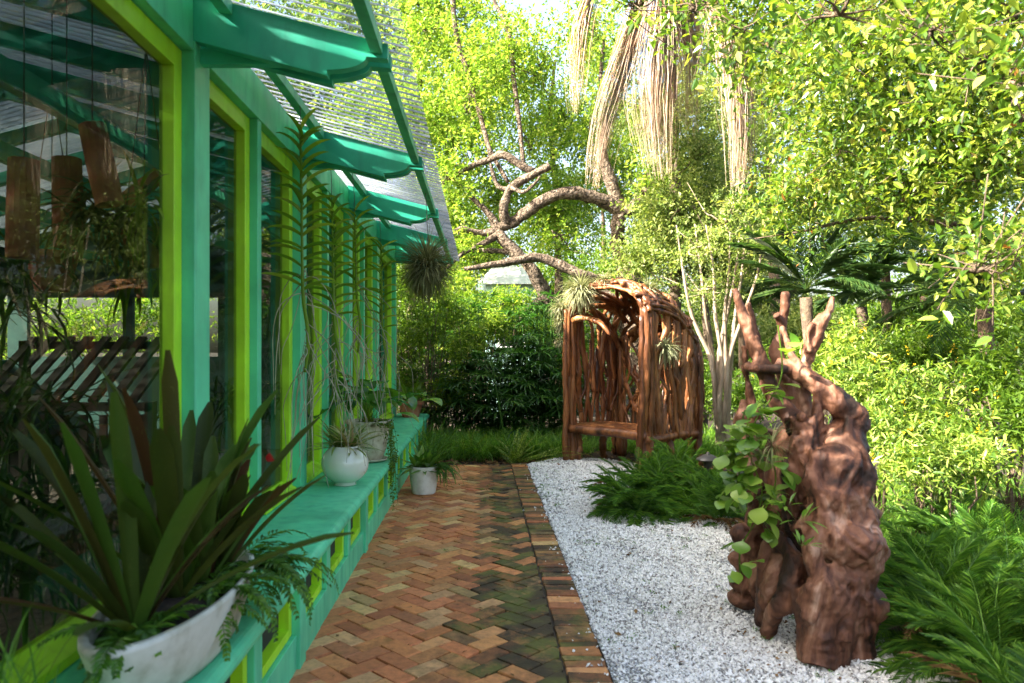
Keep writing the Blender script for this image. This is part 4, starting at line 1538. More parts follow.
# boughs
limb([(854, 432, 3.84), (850, 416, 3.84), (838, 403, 3.84), (821, 388, 3.88), (804, 376, 3.92), (790, 368, 3.96), (776, 363, 4.0)], [17, 16, 13, 11, 9, 8, 6], .05)
limb([(796, 371, 3.94), (778, 369, 3.92), (757, 368, 3.92)], [5, 4.5, 3.8])
limb([(804, 372, 3.92), (792, 355, 3.94), (786, 340, 3.96), (782, 326, 3.98)], [5, 3.5, 3, 2.5])
limb([(800, 428, 3.92), (787, 413, 3.96), (772, 392, 3.98), (761, 362, 4.0), (750, 336, 4.02), (742, 312, 4.03), (734, 288, 4.04)], [13, 10, 9, 8, 6.5, 5, 4])
limb([(762, 360, 4.06), (757, 335, 4.08), (752, 318, 4.1), (748, 303, 4.1)], [4.5, 3.4, 3.2, 2.6])
limb([(794, 420, 4.1), (788, 385, 4.1), (776, 352, 4.1), (781, 334, 4.1), (784, 312, 4.1), (785, 292, 4.1)], [9, 8, 6.5, 5, 4.5, 4])
limb([(782, 330, 4.1), (779, 320, 4.08), (776, 314, 4.06)], [4, 4, 4.5])
limb([(806, 420, 4.05), (804, 380, 4.05), (808, 356, 4.05), (815, 336, 4.05), (821, 321, 4.05), (828, 312, 4.05), (833, 297, 4.05)], [9, 6, 6, 8, 7, 4, 2.2], .1)
limb([(809, 352, 4.02), (808, 334, 4.02), (814, 324, 4.03)], [3, 2.6, 4])
limb([(756, 420, 4.1), (748, 385, 4.1), (744, 345, 4.1)], [6, 3.5, 3])
limb([(748, 366, 4.06), (752, 368, 3.98), (760, 368, 3.93)], [4, 5, 4])
# sinewy roots wound over the surface of the burls
from mathutils.bvhtree import BVHTree
_off, _polys = 0, []
for q in b.f:
    _polys += [tuple(int(i) for i in r) for r in q]
_tree = BVHTree.FromPolygons([tuple(p) for p in np.concatenate(b.v)], _polys)
eye = Vector((.6, .2, 1.2))
for k in range(64):
    x, y_ = rng.uniform(744, 872), rng.uniform(395, 570)
    dx, pts, ph, am = rng.normal(0, .45), [], rng.uniform(0, 6.28), rng.uniform(.2, 1.1)
    for st in range(int(rng.integers(6, 16))):
        tgt = Vector(at(x, y_, 3.9))
        hit = _tree.ray_cast(eye, (tgt - eye).normalized(), 8)[0]
        if hit is None:
            break
        if pts and (hit - Vector(pts[-1])).length > .16:
            break
        pts.append(np.array(hit))
        x += dx * 9 + am * 7 * math.sin(st * .8 + ph)
        y_ += rng.uniform(6, 12)
    if len(pts) >= 4:
        w = rng.uniform(.008, .022)
        b.tube(np.array(pts), w * np.linspace(1, .55, len(pts)) * rng.uniform(.8, 1.2, len(pts)), 8, .1, sub=3)
drift = b.build('driftwood_stump', M['driftwood'], smooth=True)
rm = drift.modifiers.new('merge', 'REMESH')
rm.mode = 'VOXEL'
rm.voxel_size = .0075
sm = drift.modifiers.new('soften', 'SMOOTH')
sm.factor = .5
sm.iterations = 4
tx = bpy.data.textures.new('swirl', 'CLOUDS')
tx.noise_scale = .09
tx.noise_depth = 2
dm = drift.modifiers.new('swells', 'DISPLACE')
dm.texture = tx
dm.strength = .026
dm.mid_level = .5
tx2 = bpy.data.textures.new('grain', 'CLOUDS')
tx2.noise_scale = .035
dm2 = drift.modifiers.new('grain', 'DISPLACE')
dm2.texture = tx2
dm2.strength = .008
rm.use_smooth_shade = True
tag(drift, 'gnarled reddish brown driftwood stump with forked boughs standing on the white gravel', 'driftwood')

# round leaved vine over the stump
t = thing('climbing_vine', 'round leaved pale green vine climbing the left side of the driftwood', 'vine', at(748, 470, 3.9))
path = [np.array([at(*q) for q in s]) for s in (
    [(778, 325, 3.85), (782, 372, 3.85), (770, 400, 3.85), (756, 420, 3.85), (742, 460, 3.85), (735, 500, 3.9)],
    [(765, 395, 3.8), (748, 420, 3.8), (750, 455, 3.8), (762, 490, 3.8), (756, 520, 3.8)],
    [(745, 410, 3.9), (738, 440, 3.9), (732, 470, 3.95), (729, 502, 4.0)],
    [(760, 440, 3.75), (775, 470, 3.72), (770, 500, 3.72), (742, 545, 3.85), (740, 578, 3.9)])]
b, lb = MB(), MB()
vine_n = []
for P in path:
    Q, _ = smooth_path(P, np.ones(len(P)), 5)
    b.tube(Q, .004, 6)
    k = [20, 64, 50, 26][len(vine_n)]
    vine_n.append(k)
    idx = (rng.random(k) ** .8 * len(Q)).astype(int).clip(0, len(Q) - 1)
    a = np.where(rng.random(k) < .5, rng.uniform(-1.2, .8, k), rng.uniform(2.3, 4.3, k))
    lb.straps(Q[idx] + rng.normal(0, .03, (k, 3)) * (1, .5, 1) - (0, .03, 0), a, rng.uniform(-.9, .7, k), rng.uniform(.065, .115, k), rng.uniform(.075, .11, k), rng.uniform(.2, 1.1, k), 7, .06, 'broad')
b.build('stem', M['lf_mid'], t)
lb.build('leaves', M['lf_hoya'], t, smooth=True)
for px, py, Y, s, lab in ((800, 520, 3.5, .10, 'small orchid with two broad leaves in a hollow of the driftwood'), (786, 505, 3.55, .09, 'little green orchid tucked left of centre on the driftwood'), (803, 545, 3.45, .07, 'lowest small orchid on the driftwood')):
    rosette('small_orchid', lab, at(px, py, Y), 9, s, .02, 'small orchids on the driftwood', M['lf_hoya'], (-.2, 1.2), (0, .6), 'broad', 5, 'orchid')
b = MB()
n = 60
p = at(772, 445, 3.68)
u = nrm(rng.normal(0, 1, (n, 3)))
b.straps(p + u * .02, np.arctan2(u[:, 1], u[:, 0]), np.arcsin(u[:, 2]), rng.uniform(.06, .16, n), .005, rng.uniform(.3, 1.4, n), 5)
tag(b.build('air_plant', M['airplant']), 'wispy grey air plant tufted on the middle of the driftwood', 'air plant')

# ---- path light
PL = np.array([2.44, 7.95, -.03])
t = thing('path_light', 'dark metal mushroom path light beside the green clump', 'garden light', PL)
MB().lathe([(.014, 0), (.014, .30)], PL, 12).build('stake', M['metal'], t)
MB().lathe([(.035, .275), (.045, .285), (.045, .345), (.035, .35)], PL, 16).build('lamp_body', M['metal'], t)
MB().lathe([(.125, .35), (.13, .345), (.125, .36), (.05, .405), (.018, .412), (.018, .43), (.012, .435)], PL, 28).build('hood', M['metal'], t, smooth=True)

# ================================================================== TREES
def twigs(lm, wm, c, r, nt, lpt, ll, lw, fine=False, tl=.4, shell=2.2, up=.15, droop=.1, wood=0, wr=1.0):
    """leafy twigs spread through an ellipsoid"""
    c, r = np.array(c, float), np.broadcast_to(np.asarray(r, float), (3,))
    u = nrm(rng.normal(0, 1, (nt, 3))) * (rng.random((nt, 1)) ** (1 / shell))
    # clump them
    k = max(3, nt // 14)
    cen = u[rng.integers(0, nt, k)]
    u = u * .45 + cen[rng.integers(0, k, nt)] * .55 + rng.normal(0, .10, (nt, 3))
    p = c + u * r
    d = nrm(u * .7 + rng.normal(0, .5, (nt, 3)) + (0, 0, up))
    tls = tl * rng.uniform(.6, 1.3, (nt, 1))
    t = (np.arange(lpt) + .6) / lpt
    base = p[:, None] + d[:, None] * tls[:, None] * t[None, :, None]
    base[..., 2] -= (tls * .25 * t[None] ** 2)
    a = np.arange(lpt) * 2.4 + rng.uniform(0, 6.28, (nt, 1))
    s1 = nrm(np.cross(d, (0.13, .2, 1)))
    s2 = np.cross(d, s1)
    D = d[:, None] * .55 + s1[:, None] * np.cos(a)[..., None] + s2[:, None] * np.sin(a)[..., None] + rng.normal(0, .2, (nt, lpt, 3))
    N = np.array([0, 0, 1.0]) + rng.normal(0, .45, (nt, lpt, 3))
    n = nt * lpt
    L_ = ll * rng.uniform(.45, 1.35, n)
    lm.leaves(base.reshape(-1, 3), D.reshape(-1, 3), N.reshape(-1, 3), L_, L_ * lw * rng.uniform(.85, 1.15, n), fine, .18, droop)
    if wm is not None:
        for i in rng.choice(nt, min(nt, wood), replace=False):
            q = p[i] + d[i] * tls[i]
            mid = c + (p[i] - c) * .5 + rng.normal(0, .06, 3) * r
            wm.tube([c, mid, p[i], q], [.018 * wr, .013 * wr, .008 * wr, .003], 5, sub=2)
    return p


def tree(name, label, trunks, blobs, leaf, bark='darkbark', ll=.09, lw=.5, fine=False, tl=.4, group=None, knob=.1, cat='tree', wood=10, lpt=8, extra_flower=None, wr=1.0):
    base = trunks[0][0][0]
    t = thing(name, label, cat, base, group)
    wm, lm = MB(), MB()
    for P, r in trunks:
        wm.tube(P, r, 10, knob, sub=4)
    for (c, r, nt) in blobs:
        twigs(lm, wm, c, r, nt, lpt, ll, lw, fine, tl, wood=wood, wr=wr)
    wm.build('trunk', M[bark], t, smooth=True)
    lm.build('crown', M[leaf], t)
    if extra_flower:
        fm = MB()
        for (c, r, nt) in blobs:
            twigs(fm, None, np.array(c) + (0, 0, .15), r, extra_flower, 4, .05, .5, False, .08)
        fm.build('blossom', M['flower_y'], t)
    return t


def gp(px, Y, z=-.06):
    return np.array([(px - VX) / F * Y, Y, z])


def bl(px, py, Y, rx, ry, rz, n, k=1.0):
    return (at(px, py, Y), (rx, ry, rz), int(n * k))


# ---- the gnarled old tree with the arching limb behind the arbour
Yo = 13.2
def opath(q, w):
    return (np.array([at(x, y, Yo + dz) for x, y, dz in q]), np.array(w) / F * Yo * .44)
trunks = [
    opath([(648, 438, .4), (640, 350, .4), (630, 285, .3), (618, 250, .2), (617, 226, 0), (622, 211, 0)], [40, 34, 26, 16, 16, 15]),
    opath([(622, 213, 0), (612, 185, 0), (606, 168, 0), (602, 148, 0), (606, 120, .3), (600, 90, .6), (604, 40, .9)], [15, 15, 13, 9, 6, 5, 4]),
    opath([(622, 214, 0), (633, 207, -.1), (640, 198, -.2), (648, 188, -.2)], [13, 13, 11, 8]),
    opath([(624, 216, 0), (606, 202, -.1), (588, 196, -.2), (566, 193, -.3), (546, 199, -.3), (528, 211, -.3), (514, 222, -.2), (498, 228, -.2)], [13, 15, 14, 14, 14, 14, 13, 12]),
    opath([(590, 300, .2), (570, 303, .1), (552, 303, 0), (543, 290, -.1), (533, 271, -.2), (515, 252, -.2), (500, 235, -.2), (490, 215, -.1), (470, 196, 0)], [16, 18, 19, 17, 15, 14, 12, 8, 5]),
    opath([(630, 330, .5), (612, 300, .3), (590, 300, .2)], [22, 18, 16]),
    opath([(508, 224, -.2), (503, 212, -.3), (507, 196, -.3), (512, 187, -.3), (530, 176, -.4), (550, 166, -.5)], [12, 11, 9, 10, 9, 8]),
    opath([(534, 172, -.4), (522, 166, -.4), (503, 155, -.4), (488, 160, -.3), (470, 167, -.2), (440, 184, 0)], [8, 9, 9, 7, 6, 4]),
    opath([(510, 190, -.3), (498, 186, -.3), (492, 170, -.3), (488, 150, -.3)], [6, 5, 4, 2]),
    opath([(502, 230, -.2), (480, 233, -.2), (460, 229, -.3), (440, 240, -.4)], [10, 7, 6, 3]),
    opath([(500, 234, -.2), (480, 245, -.3), (462, 254, -.4), (445, 270, -.4)], [9, 6, 5, 3]),
    opath([(516, 252, -.2), (495, 251, -.1), (468, 250, 0)], [8, 6, 4]),
    opath([(604, 282, -.3), (582, 275, -.5), (562, 266, -.5), (540, 258, -.5), (518, 260, -.6), (498, 264, -.6), (464, 269, -.6)], [14, 11, 11, 10, 9, 8, 5]),
    opath([(545, 298, 0), (530, 308, -.2), (518, 322, -.3)], [10, 7, 4]),
    opath([(524, 168, -.4), (520, 130, -.3), (514, 80, -.2), (508, 30, 0), (492, -5, .2), (480, -60, .4)], [5, 5, 5, 5, 4, 4]),
    opath([(508, 182, -.3), (490, 150, -.1), (482, 122, 0), (470, 78, .2), (457, 38, .3), (452, -10, .4), (450, -60, .4)], [5, 5, 6, 6, 6, 6, 5]),
    opath([(512, 188, -.4), (524, 192, -.6), (536, 182, -.7), (540, 176, -.7)], [5, 4, 3, 2]),
]
blobs = [bl(540, 70, 13.6, .6, .6, 1.1, 50), bl(410, 120, 13.6, .8, .6, 1.2, 90), bl(420, 30, 13.8, .9, .6, 1.0, 90), bl(530, 150, 13.8, .6, .5, .7, 45), bl(470, 90, 13.4, 1.0, .8, 1.5, 120), bl(512, 60, 13.2, .8, .7, 1.3, 90), bl(445, 175, 13.2, .6, .6, .6, 45), bl(450, 250, 12.9, .5, .5, .4, 35),
         bl(600, 120, 13.6, .7, .7, .7, 50), bl(648, 176, 13, .4, .4, .4, 30), bl(592, 30, 13.8, 1.2, .9, 1.0, 90), bl(560, 235, 13.9, .8, .5, .5, 40)]
tree('gnarled_tree', 'old gnarled tree whose thick limb arches over behind the arbour', trunks, [(c, r, n * 3) for c, r, n in blobs], 'lf_bright', 'bark', .085, .55, wood=6, knob=.10, lpt=8)

# ---- canopy of trees behind
def trunk_up(px, Y, top_px, top_py, r0, r1, lean=.25):
    a = gp(px, Y)
    b_ = at(top_px, top_py, Y)
    P = wobble(a, b_, 6, lean * .4)
    return (P, np.linspace(r0, r1, 6))


BG = [
    ('tall yellow green tree standing just behind the end of the house', 405, 17, 425, 20, .16, 'lf_bright', .10,
     [(430, 20, 17, 2.2, 1.5, 1.9, 260), (395, 110, 16.5, 1.6, 1.5, 1.5, 190), (465, 120, 16.5, 1.3, 1.2, 1.6, 170), (440, 215, 16, 1.3, 1.2, 1.1, 150), (350, 40, 17, 1.8, 1.5, 1.8, 170), (500, 200, 17.5, 1.2, 1.2, 1.0, 110), (300, -40, 17, 2.5, 1.5, 2.2, 150)]),
    ('bright leafy tree seen between the arching limb and the dead palm fronds', 560, 20, 555, 60, .15, 'lf_bright', .11,
     [(500, 80, 20, 1.6, 1.5, 2.2, 170), (565, 120, 20, 1.5, 1.4, 1.6, 150), (555, 215, 19.5, 1.7, 1.4, 1.4, 190), (600, 60, 21, 1.4, 1.4, 1.3, 90), (610, 165, 20, 1.4, 1.3, 1.3, 130), (480, 250, 20, 1.8, 1.4, 1.0, 140)]),
    ('grey green small leaved tree to the right of the arbour roof', 702, 14.5, 700, 130, .10, 'lf_grey', .075,
     [(690, 190, 14.5, 1.1, 1, 1.1, 210), (735, 160, 14.5, 1.0, 1, 1.2, 190), (665, 245, 14, .9, .8, .8, 170), (720, 250, 14, 1.1, .9, .8, 190), (760, 220, 14.5, 1, 1, 1, 170), (700, 110, 15, 1.2, 1, 1, 150), (650, 210, 14.5, .7, .7, .6, 90), (668, 215, 12.2, .6, .4, .6, 90), (690, 160, 12.4, .5, .4, .5, 60), (665, 120, 12.6, .5, .4, .5, 50), (640, 260, 12.4, .5, .3, .3, 40), (720, 200, 12.4, .6, .4, .6, 80)]),
    ('pale green tall tree behind the dead palm fronds', 780, 22, 770, 40, .2, 'lf_grey', .12,
     [(700, 60, 22, 2.4, 2, 2.2, 150), (770, 110, 22, 2.4, 2, 2.4, 230), (830, 40, 22, 2.6, 2, 2.4, 210), (640, 120, 23, 1.8, 1.6, 1.6, 120), (830, 190, 21, 2.2, 2, 1.6, 190)]),
    ('broad mid green tree far behind the feather palms', 880, 24, 890, 100, .2, 'lf_mid', .13,
     [(880, 120, 24, 3, 2, 2.6, 240), (950, 60, 24, 3, 2, 3, 240), (1010, 150, 24, 3, 2, 3, 240), (900, 230, 23, 2.6, 2, 1.7, 230), (990, 270, 22, 2.6, 2, 1.6, 220)]),
    ('dense far tree filling the gap left of the hut', 430, 27, 430, 180, .2, 'lf_mid', .14,
     [(410, 220, 27, 2.8, 2, 2.2, 190), (460, 260, 26, 1.6, 2, 1.5, 120), (380, 290, 25, 2.5, 2, 2, 160), (440, 320, 24, 2.0, 1.5, 1.3, 130), (430, 120, 27, 2.6, 2, 2.4, 150)]),
    ('dense far tree directly behind the arbour', 600, 27, 600, 180, .2, 'lf_mid', .14,
     [(560, 290, 25, 2.2, 2, 1.4, 190), (620, 270, 27, 2.6, 2, 2, 210), (650, 330, 24, 2.4, 2, 1.5, 190), (580, 200, 28, 2.4, 2, 2.2, 130), (560, 350, 22, 2, 1.5, 1.2, 170), (670, 200, 27, 2.4, 2, 2, 150)]),
    ('dense far tree behind the pale stems of the small tree', 740, 26, 740, 200, .2, 'lf_grey', .13,
     [(720, 290, 25, 2.2, 2, 1.6, 190), (770, 300, 25, 2.2, 2, 1.6, 190), (740, 350, 22, 2.2, 1.5, 1.3, 190), (800, 340, 22, 2.0, 1.5, 1.3, 170), (760, 250, 26, 2.2, 2, 1.6, 130)]),
    ('low far tree at the back on the right', 920, 34, 920, 250, .2, 'lf_mid', .2,
     [(840, 325, 34, 3.4, 2, 1.8, 160), (920, 310, 34, 3.4, 2, 2.2, 160), (1000, 320, 34, 3.4, 2, 2, 160), (900, 350, 30, 4, 2, 1, 120)]),
    ('low far tree at the back behind the house corner', 440, 32, 440, 250, .2, 'lf_bright', .18,
     [(400, 330, 32, 3, 2, 2, 160), (470, 330, 32, 3, 2, 1.8, 150), (540, 320, 33, 3, 2, 2, 150)]),
    ('far tree over the roof of the house', 250, 19, 250, 60, .2, 'lf_bright', .13,
     [(250, 60, 19, 3, 2.2, 2.6, 230), (330, 130, 20, 2.6, 2, 2.4, 200), (170, 120, 18, 2.6, 2, 2.2, 170), (330, -60, 19, 3, 2, 2.6, 190), (200, -60, 18, 3, 2, 2.6, 170)]),
]
for lab, px, Y, tx_, ty_, r0, leaf, ll, bb in BG:
    tree('garden_tree', lab, [trunk_up(px, Y, tx_, ty_, r0, .04)], [bl(*q, 4.5) for q in bb], leaf, 'darkbark', ll, .55, tl=.5, group='trees behind the garden', wood=8, lpt=9)

tree('garden_tree', 'unseen spreading tree added behind the house to shade the path', [(np.array([(-8.6, 4.5, -.06), (-8.4, 4.6, 2.5), (-8, 4.4, 4.5), (-7.2, 4.3, 6)]), np.array([.2, .17, .14, .06]))],  # added out of view to block sun from the gravel and path
     [((-6.8, y_, 6.6 + .4 * math.sin(y_)), (1.7, 1.3, 1.1), 150) for y_ in (.3, 2.2, 4.1, 6.0, 7.8)], 'lf_mid', 'darkbark', .15, .55, tl=.5, group='trees behind the garden', wood=8, lpt=8)

# ---- near tree whose leafy boughs hang in from the right
Pn = np.array([5.1, 6.2, -.06])
trunks = [(np.array([Pn, (5.0, 6.2, 1.2), (4.85, 6.1, 2.2), (4.6, 6.0, 3.0), (4.2, 5.9, 3.8), (3.6, 6.0, 4.6)]), np.array([.17, .15, .13, .11, .09, .05])),
          (np.array([(4.75, 6.1, 2.5), (4.2, 5.8, 2.95), (3.6, 5.7, 3.2), (3.3, 5.8, 3.35)]), np.array([.06, .042, .022, .006])),
          (np.array([(4.85, 6.1, 2.2), (4.2, 5.3, 2.6), (3.7, 5.0, 2.75)]), np.array([.045, .026, .006])),
          (np.array([(4.8, 6.1, 2.3), (4.3, 6.6, 2.6), (3.7, 7.0, 2.75), (3.1, 7.2, 2.65), (2.7, 7.3, 2.6)]), np.array([.05, .035, .022, .012, .004])),
          (np.array([(4.6, 6.0, 3.0), (4.0, 5.3, 3.6), (3.2, 5.0, 4.0), (2.4, 5.2, 4.2)]), np.array([.07, .05, .03, .015]))]
blobs = [bl(985, 60, 5.2, .55, .5, .55, 110), bl(930, 120, 5.6, .55, .5, .5, 120), bl(870, 60, 5.8, .6, .5, .55, 130), bl(1000, 170, 5.4, .5, .5, .45, 100), bl(905, 190, 6.2, .6, .5, .45, 130),
         bl(840, 150, 6.4, .6, .5, .5, 120), bl(1010, 260, 5.2, .4, .5, .3, 70), bl(800, 195, 7.0, .5, .4, .32, 80), 
         bl(800, 60, 6.6, .6, .5, .5, 110), bl(740, 25, 6.8, .55, .5, .4, 80), bl(690, 10, 6.6, .3, .3, .22, 24), bl(900, -30, 5.6, .8, .6, .5, 110), bl(1010, -20, 5, .6, .5, .5, 90), bl(780, -25, 6.6, .7, .5, .4, 80),
         bl(930, 30, 3.7, .35, .3, .18, 22), bl(840, 15, 3.9, .3, .3, .15, 18), bl(975, 272, 3.5, .22, .2, .08, 10), bl(1012, 80, 3.5, .22, .25, .22, 14), bl(700, 8, 4.4, .2, .2, .10, 9), bl(745, 30, 4.6, .25, .2, .12, 12), bl(640, 8, 5.0, .22, .2, .10, 10), bl(1000, 110, 6.8, .7, .5, .6, 110), bl(925, 30, 7.4, 1.0, .6, .7, 150), bl(860, 200, 8.0, .9, .6, .6, 130), bl(980, 190, 7.6, .9, .6, .45, 110)]
tree('overhanging_tree', 'near tree with glossy sunlit leaves leaning in from the right edge', trunks, [(c, r, int(n * 2.2)) for c, r, n in blobs], 'lf_near', 'darkbark', .068, .46, True, .36, knob=.06, wr=.45, wood=14, lpt=8)

# ---- small multi stemmed tree with pale bark beside the arbour
base = gp(722, 10.6)
trunks = []
for k, (x1, x2, x3, x4) in enumerate(((716, 712, 694, 684), (719, 714, 706, 700), (721, 722, 718, 712), (724, 727, 724, 728), (727, 731, 736, 742), (722, 718, 726, 734), (725, 728, 742, 756))):
    Y = 10.6 + rng.normal(0, .1)
    P = [base + (rng.normal(0, .05), rng.normal(0, .05), 0), at(x1, 410, Y), at(x2, 362, Y), at(x3, 315, Y), at(x4, 275, Y), at(x4 + (x4 - x3) * .8, 225, Y)]
    trunks.append((np.array(P) + rng.normal(0, .018, (6, 3)), np.array([.042, .036, .032, .026, .018, .008])))
tree('pale_stemmed_tree', 'small tree with many slim pale stems between the arbour and the driftwood', trunks,
     [bl(690, 250, 10.6, .5, .4, .35, 60), bl(725, 225, 10.6, .6, .5, .4, 80), bl(760, 250, 10.6, .5, .4, .35, 60), bl(705, 290, 10.6, .3, .3, .25, 26), bl(740, 285, 10.7, .3, .3, .25, 26)],
     'lf_grey', 'palebark', .06, .55, wood=6, lpt=16, knob=.08)

# ---- palm with hanging dead fronds
Yp = 11.6
t = thing('dead_frond_palm', 'tall palm with dry tan fronds hanging down from above the picture', 'palm', gp(672, Yp + 2.6))
b = MB()
b.tube([gp(672, Yp + 2.6), at(676, 250, Yp + 2.4), at(670, 60, Yp + 1.5), at(664, -90, Yp + .6)], [.12, .11, .10, .12], 14, .05, sub=5)
b.build('trunk', M['darkbark'], t, smooth=True)


def dead(pts, w0, w1, n=60, Yv=Yp):
    n = int(n * 4)
    P = np.array([at(x, y, Yv) for x, y in pts])
    b = MB()
    b.tube(P[:2], [.014, .010], 6)
    for k in range(n):
        o = rng.normal(0, 1, 3)
        ss = np.linspace(0, 1, 7)
        Q, _ = smooth_path(P, np.ones(len(P)), 4)
        idx = np.linspace(rng.uniform(0, .35) * len(Q), (len(Q) - 1) * rng.uniform(.6, 1), 7)
        q = np.stack([np.interp(idx, np.arange(len(Q)), Q[:, c]) for c in range(3)], -1)
        wd = (w0 + (w1 - w0) * np.sin(ss * math.pi * .85) ** .8)[:, None] / F * Yv
        q = q + o * wd * .8 * (1, .8, .15) + rng.normal(0, .012, (7, 3)) * (1, 1, .3)
        b.tube(q, np.linspace(.015, .004, 7) * rng.uniform(.5, 1.3), 4, flat=.2)
    b.build('dead_frond', M['deadfrond'], t)


dead([(652, -60), (640, 10), (622, 70), (604, 130), (594, 192)], 3, 9, 70)
dead([(632, -90), (590, 0), (580, 60), (577, 118)], 2, 7, 34, Yp + .3)
dead([(664, -60), (662, 10), (657, 70), (655, 120), (660, 182)], 5, 14, 100, Yp - .2)
dead([(672, -60), (684, 10), (690, 60), (688, 142)], 4, 10, 60, Yp + .2)
dead([(676, -60), (722, 20), (737, 80), (741, 130), (738, 200)], 4, 10, 70, Yp - .3)
b = MB()
for k in range(26):
    a, e = rng.uniform(0, 6.28), rng.uniform(-.3, 1.2)
    c = at(664, -120, Yp + .6) + np.array([math.cos(a) * math.cos(e), math.sin(a) * math.cos(e), math.sin(e)]) * 1.0
    n = 26
    aa = a + np.linspace(-1.2, 1.2, n)
    b.straps(np.tile(c, (n, 1)), aa, e + rng.normal(0, .15, n), rng.uniform(.8, 1.1, n), .03, rng.uniform(.3, 1.2, n), 5)
b.build('green_frond', M['lf_palm'], t)

# ---- feather palms at the right
def feather_palm(px, Y, py, n, L_, label, r=.08, drp=(.5, 1.3), el=(.1, 1.4)):
    t = thing('feather_palm', label, 'palm', gp(px, Y), 'feather palms at the right')
    c = at(px, py, Y)
    MB().tube([gp(px, Y), (c + gp(px, Y)) / 2 + (.05, 0, 0), c - (0, 0, .1)], [r * 1.15, r, r * .9], 12, .06, sub=6).build('trunk', M['darkbark'], t, smooth=True)
    b = MB()
    b.fronds(np.tile(c, (n, 1)), rng.uniform(0, 6.28, n), rng.uniform(*el, n), rng.uniform(.75, 1.1, n) * L_, rng.uniform(*drp, n), 40, .30, .022, 55, 9, .1, .14, .02, 'sin', .22, .06)
    b.build('crown', M['lf_palm'], t)


feather_palm(806, 9.8, 290, 20, 1.25, 'feather palm with a brown trunk just behind the driftwood tips')
feather_palm(862, 10.8, 300, 20, 1.3, 'feather palm with its trunk right of the driftwood, dark fronds arching')
feather_palm(985, 8.6, 300, 24, 1.7, 'large feather palm spreading dark fronds at the right edge', .09)
feather_palm(740, 16, 300, 16, 1.6, 'distant feather palm behind the pale stemmed tree')
feather_palm(925, 12.5, 290, 18, 1.7, 'feather palm deep in the shrubbery between the two nearer right hand palms')

# ================================================================== SHRUBS AND LOW PLANTS
def shrub(name, label, blobs, leaf, ll, lw, group, stems=6, fine=False, cat='shrub', tl=.25, lpt=8, flower=0, gz_=-.06):
    c = np.mean([q[0] for q in blobs], axis=0)
    base = np.array([c[0], c[1], gz_])
    t = thing(name, label, cat, base, group)
    w, lm = MB(), MB()
    for (cc, r, nt) in blobs:
        for k in range(stems):
            q = np.array(cc) + rng.normal(0, .4, 3) * r
            w.tube(wobble(base + rng.normal(0, .08, 3) * (1, 1, 0), q, 5, .03), np.linspace(.013, .004, 5), 5)
        twigs(lm, None, cc, r, int(nt * 1.8), lpt, ll, lw, fine, tl, up=.45)
    w.build('stem', M['darkbark'], t, smooth=True)
    lm.build('foliage', M[leaf], t)
    if flower:
        fm = MB()
        for (cc, r, nt) in blobs:
            u = nrm(rng.normal(0, 1, (flower, 3)) + (0, -.3, .5))
            p = np.array(cc) + u * r * rng.uniform(.9, 1.15, (flower, 1))
            for k in range(5):
                fm.leaves(p + rng.normal(0, .012, p.shape), rng.normal(0, 1, p.shape) + (0, 0, .6), rng.normal(0, 1, p.shape), .03, .016)
        fm.build('blossom', M['flower_y'], t)
    return t


g = 'sunlit shrubs at the right'
S = [('pale lime shrub directly right of the driftwood top', [bl(870, 395, 6.6, .35, .4, .32, 130), bl(880, 430, 6.2, .35, .35, .25, 110)], 'lf_lime', .075, .26, 7),
     ('yellow flowered lime shrub behind the right shoulder of the driftwood', [bl(835, 370, 7.6, .35, .35, .38, 130), bl(855, 345, 7.8, .3, .3, .25, 80)], 'lf_lime', .075, .26, 12),
     ('bushy lime shrub in the middle of the right bed', [bl(925, 405, 6.8, .45, .4, .38, 170), bl(940, 440, 6.2, .45, .4, .25, 130)], 'lf_lime', .08, .28, 8),
     ('yellow flowered shrub under the dark palm fronds', [bl(915, 355, 8.0, .5, .4, .35, 150), bl(960, 370, 7.8, .4, .4, .3, 110)], 'lf_mid', .08, .28, 14),
     ('green shrub at the right edge below the large palm', [bl(1000, 385, 6.8, .45, .4, .38, 160), bl(1030, 420, 6.2, .4, .4, .35, 130)], 'lf_mid', .085, .3, 4),
     ('low sunny shrub in front of the right bed', [bl(905, 470, 5.6, .4, .35, .16, 120), bl(965, 470, 5.6, .4, .35, .18, 120)], 'lf_lime', .07, .26, 2),
     ('dim shrub deep between the palm trunks', [bl(800, 370, 10.5, .7, .5, .5, 150), bl(860, 370, 10.5, .7, .5, .5, 150)], 'lf_mid', .09, .35, 6),
     ('tall dim shrub behind the right bed', [bl(1000, 330, 10, .8, .5, .7, 170), bl(930, 330, 10.5, .8, .5, .6, 150)], 'lf_mid', .09, .35, 3)]
for lab, bb, leaf, ll, lw, fl in S:
    shrub('lime_shrub', lab, bb, leaf, ll, lw, g, fine=True, flower=fl)
g = 'shrubs behind the path end'
shrub('loose_shrub', 'feathery green shrub covering the foot of the pale hut', [bl(500, 325, 14, .8, .5, .3, 130), bl(530, 335, 14.2, .7, .5, .4, 130), bl(470, 320, 14, .7, .5, .5, 120)], 'lf_mid', .09, .3, g, 5)
shrub('loose_shrub', 'loose light green shrub with bare stems at the far corner of the house', [bl(420, 330, 11.9, .45, .4, .6, 120), bl(445, 310, 12.3, .4, .4, .45, 90), bl(415, 385, 11.7, .3, .3, .35, 60), bl(405, 290, 12.2, .5, .4, .4, 70)], 'lf_mid', .09, .32, g, 5)
shrub('loose_shrub', 'yellowish loose shrub in front of the dark fan leaved plants', [bl(465, 345, 12.2, .4, .35, .35, 80), bl(490, 330, 12.4, .35, .3, .3, 60), bl(450, 390, 11.9, .4, .3, .25, 60)], 'lf_bright', .10, .26, g, 5)
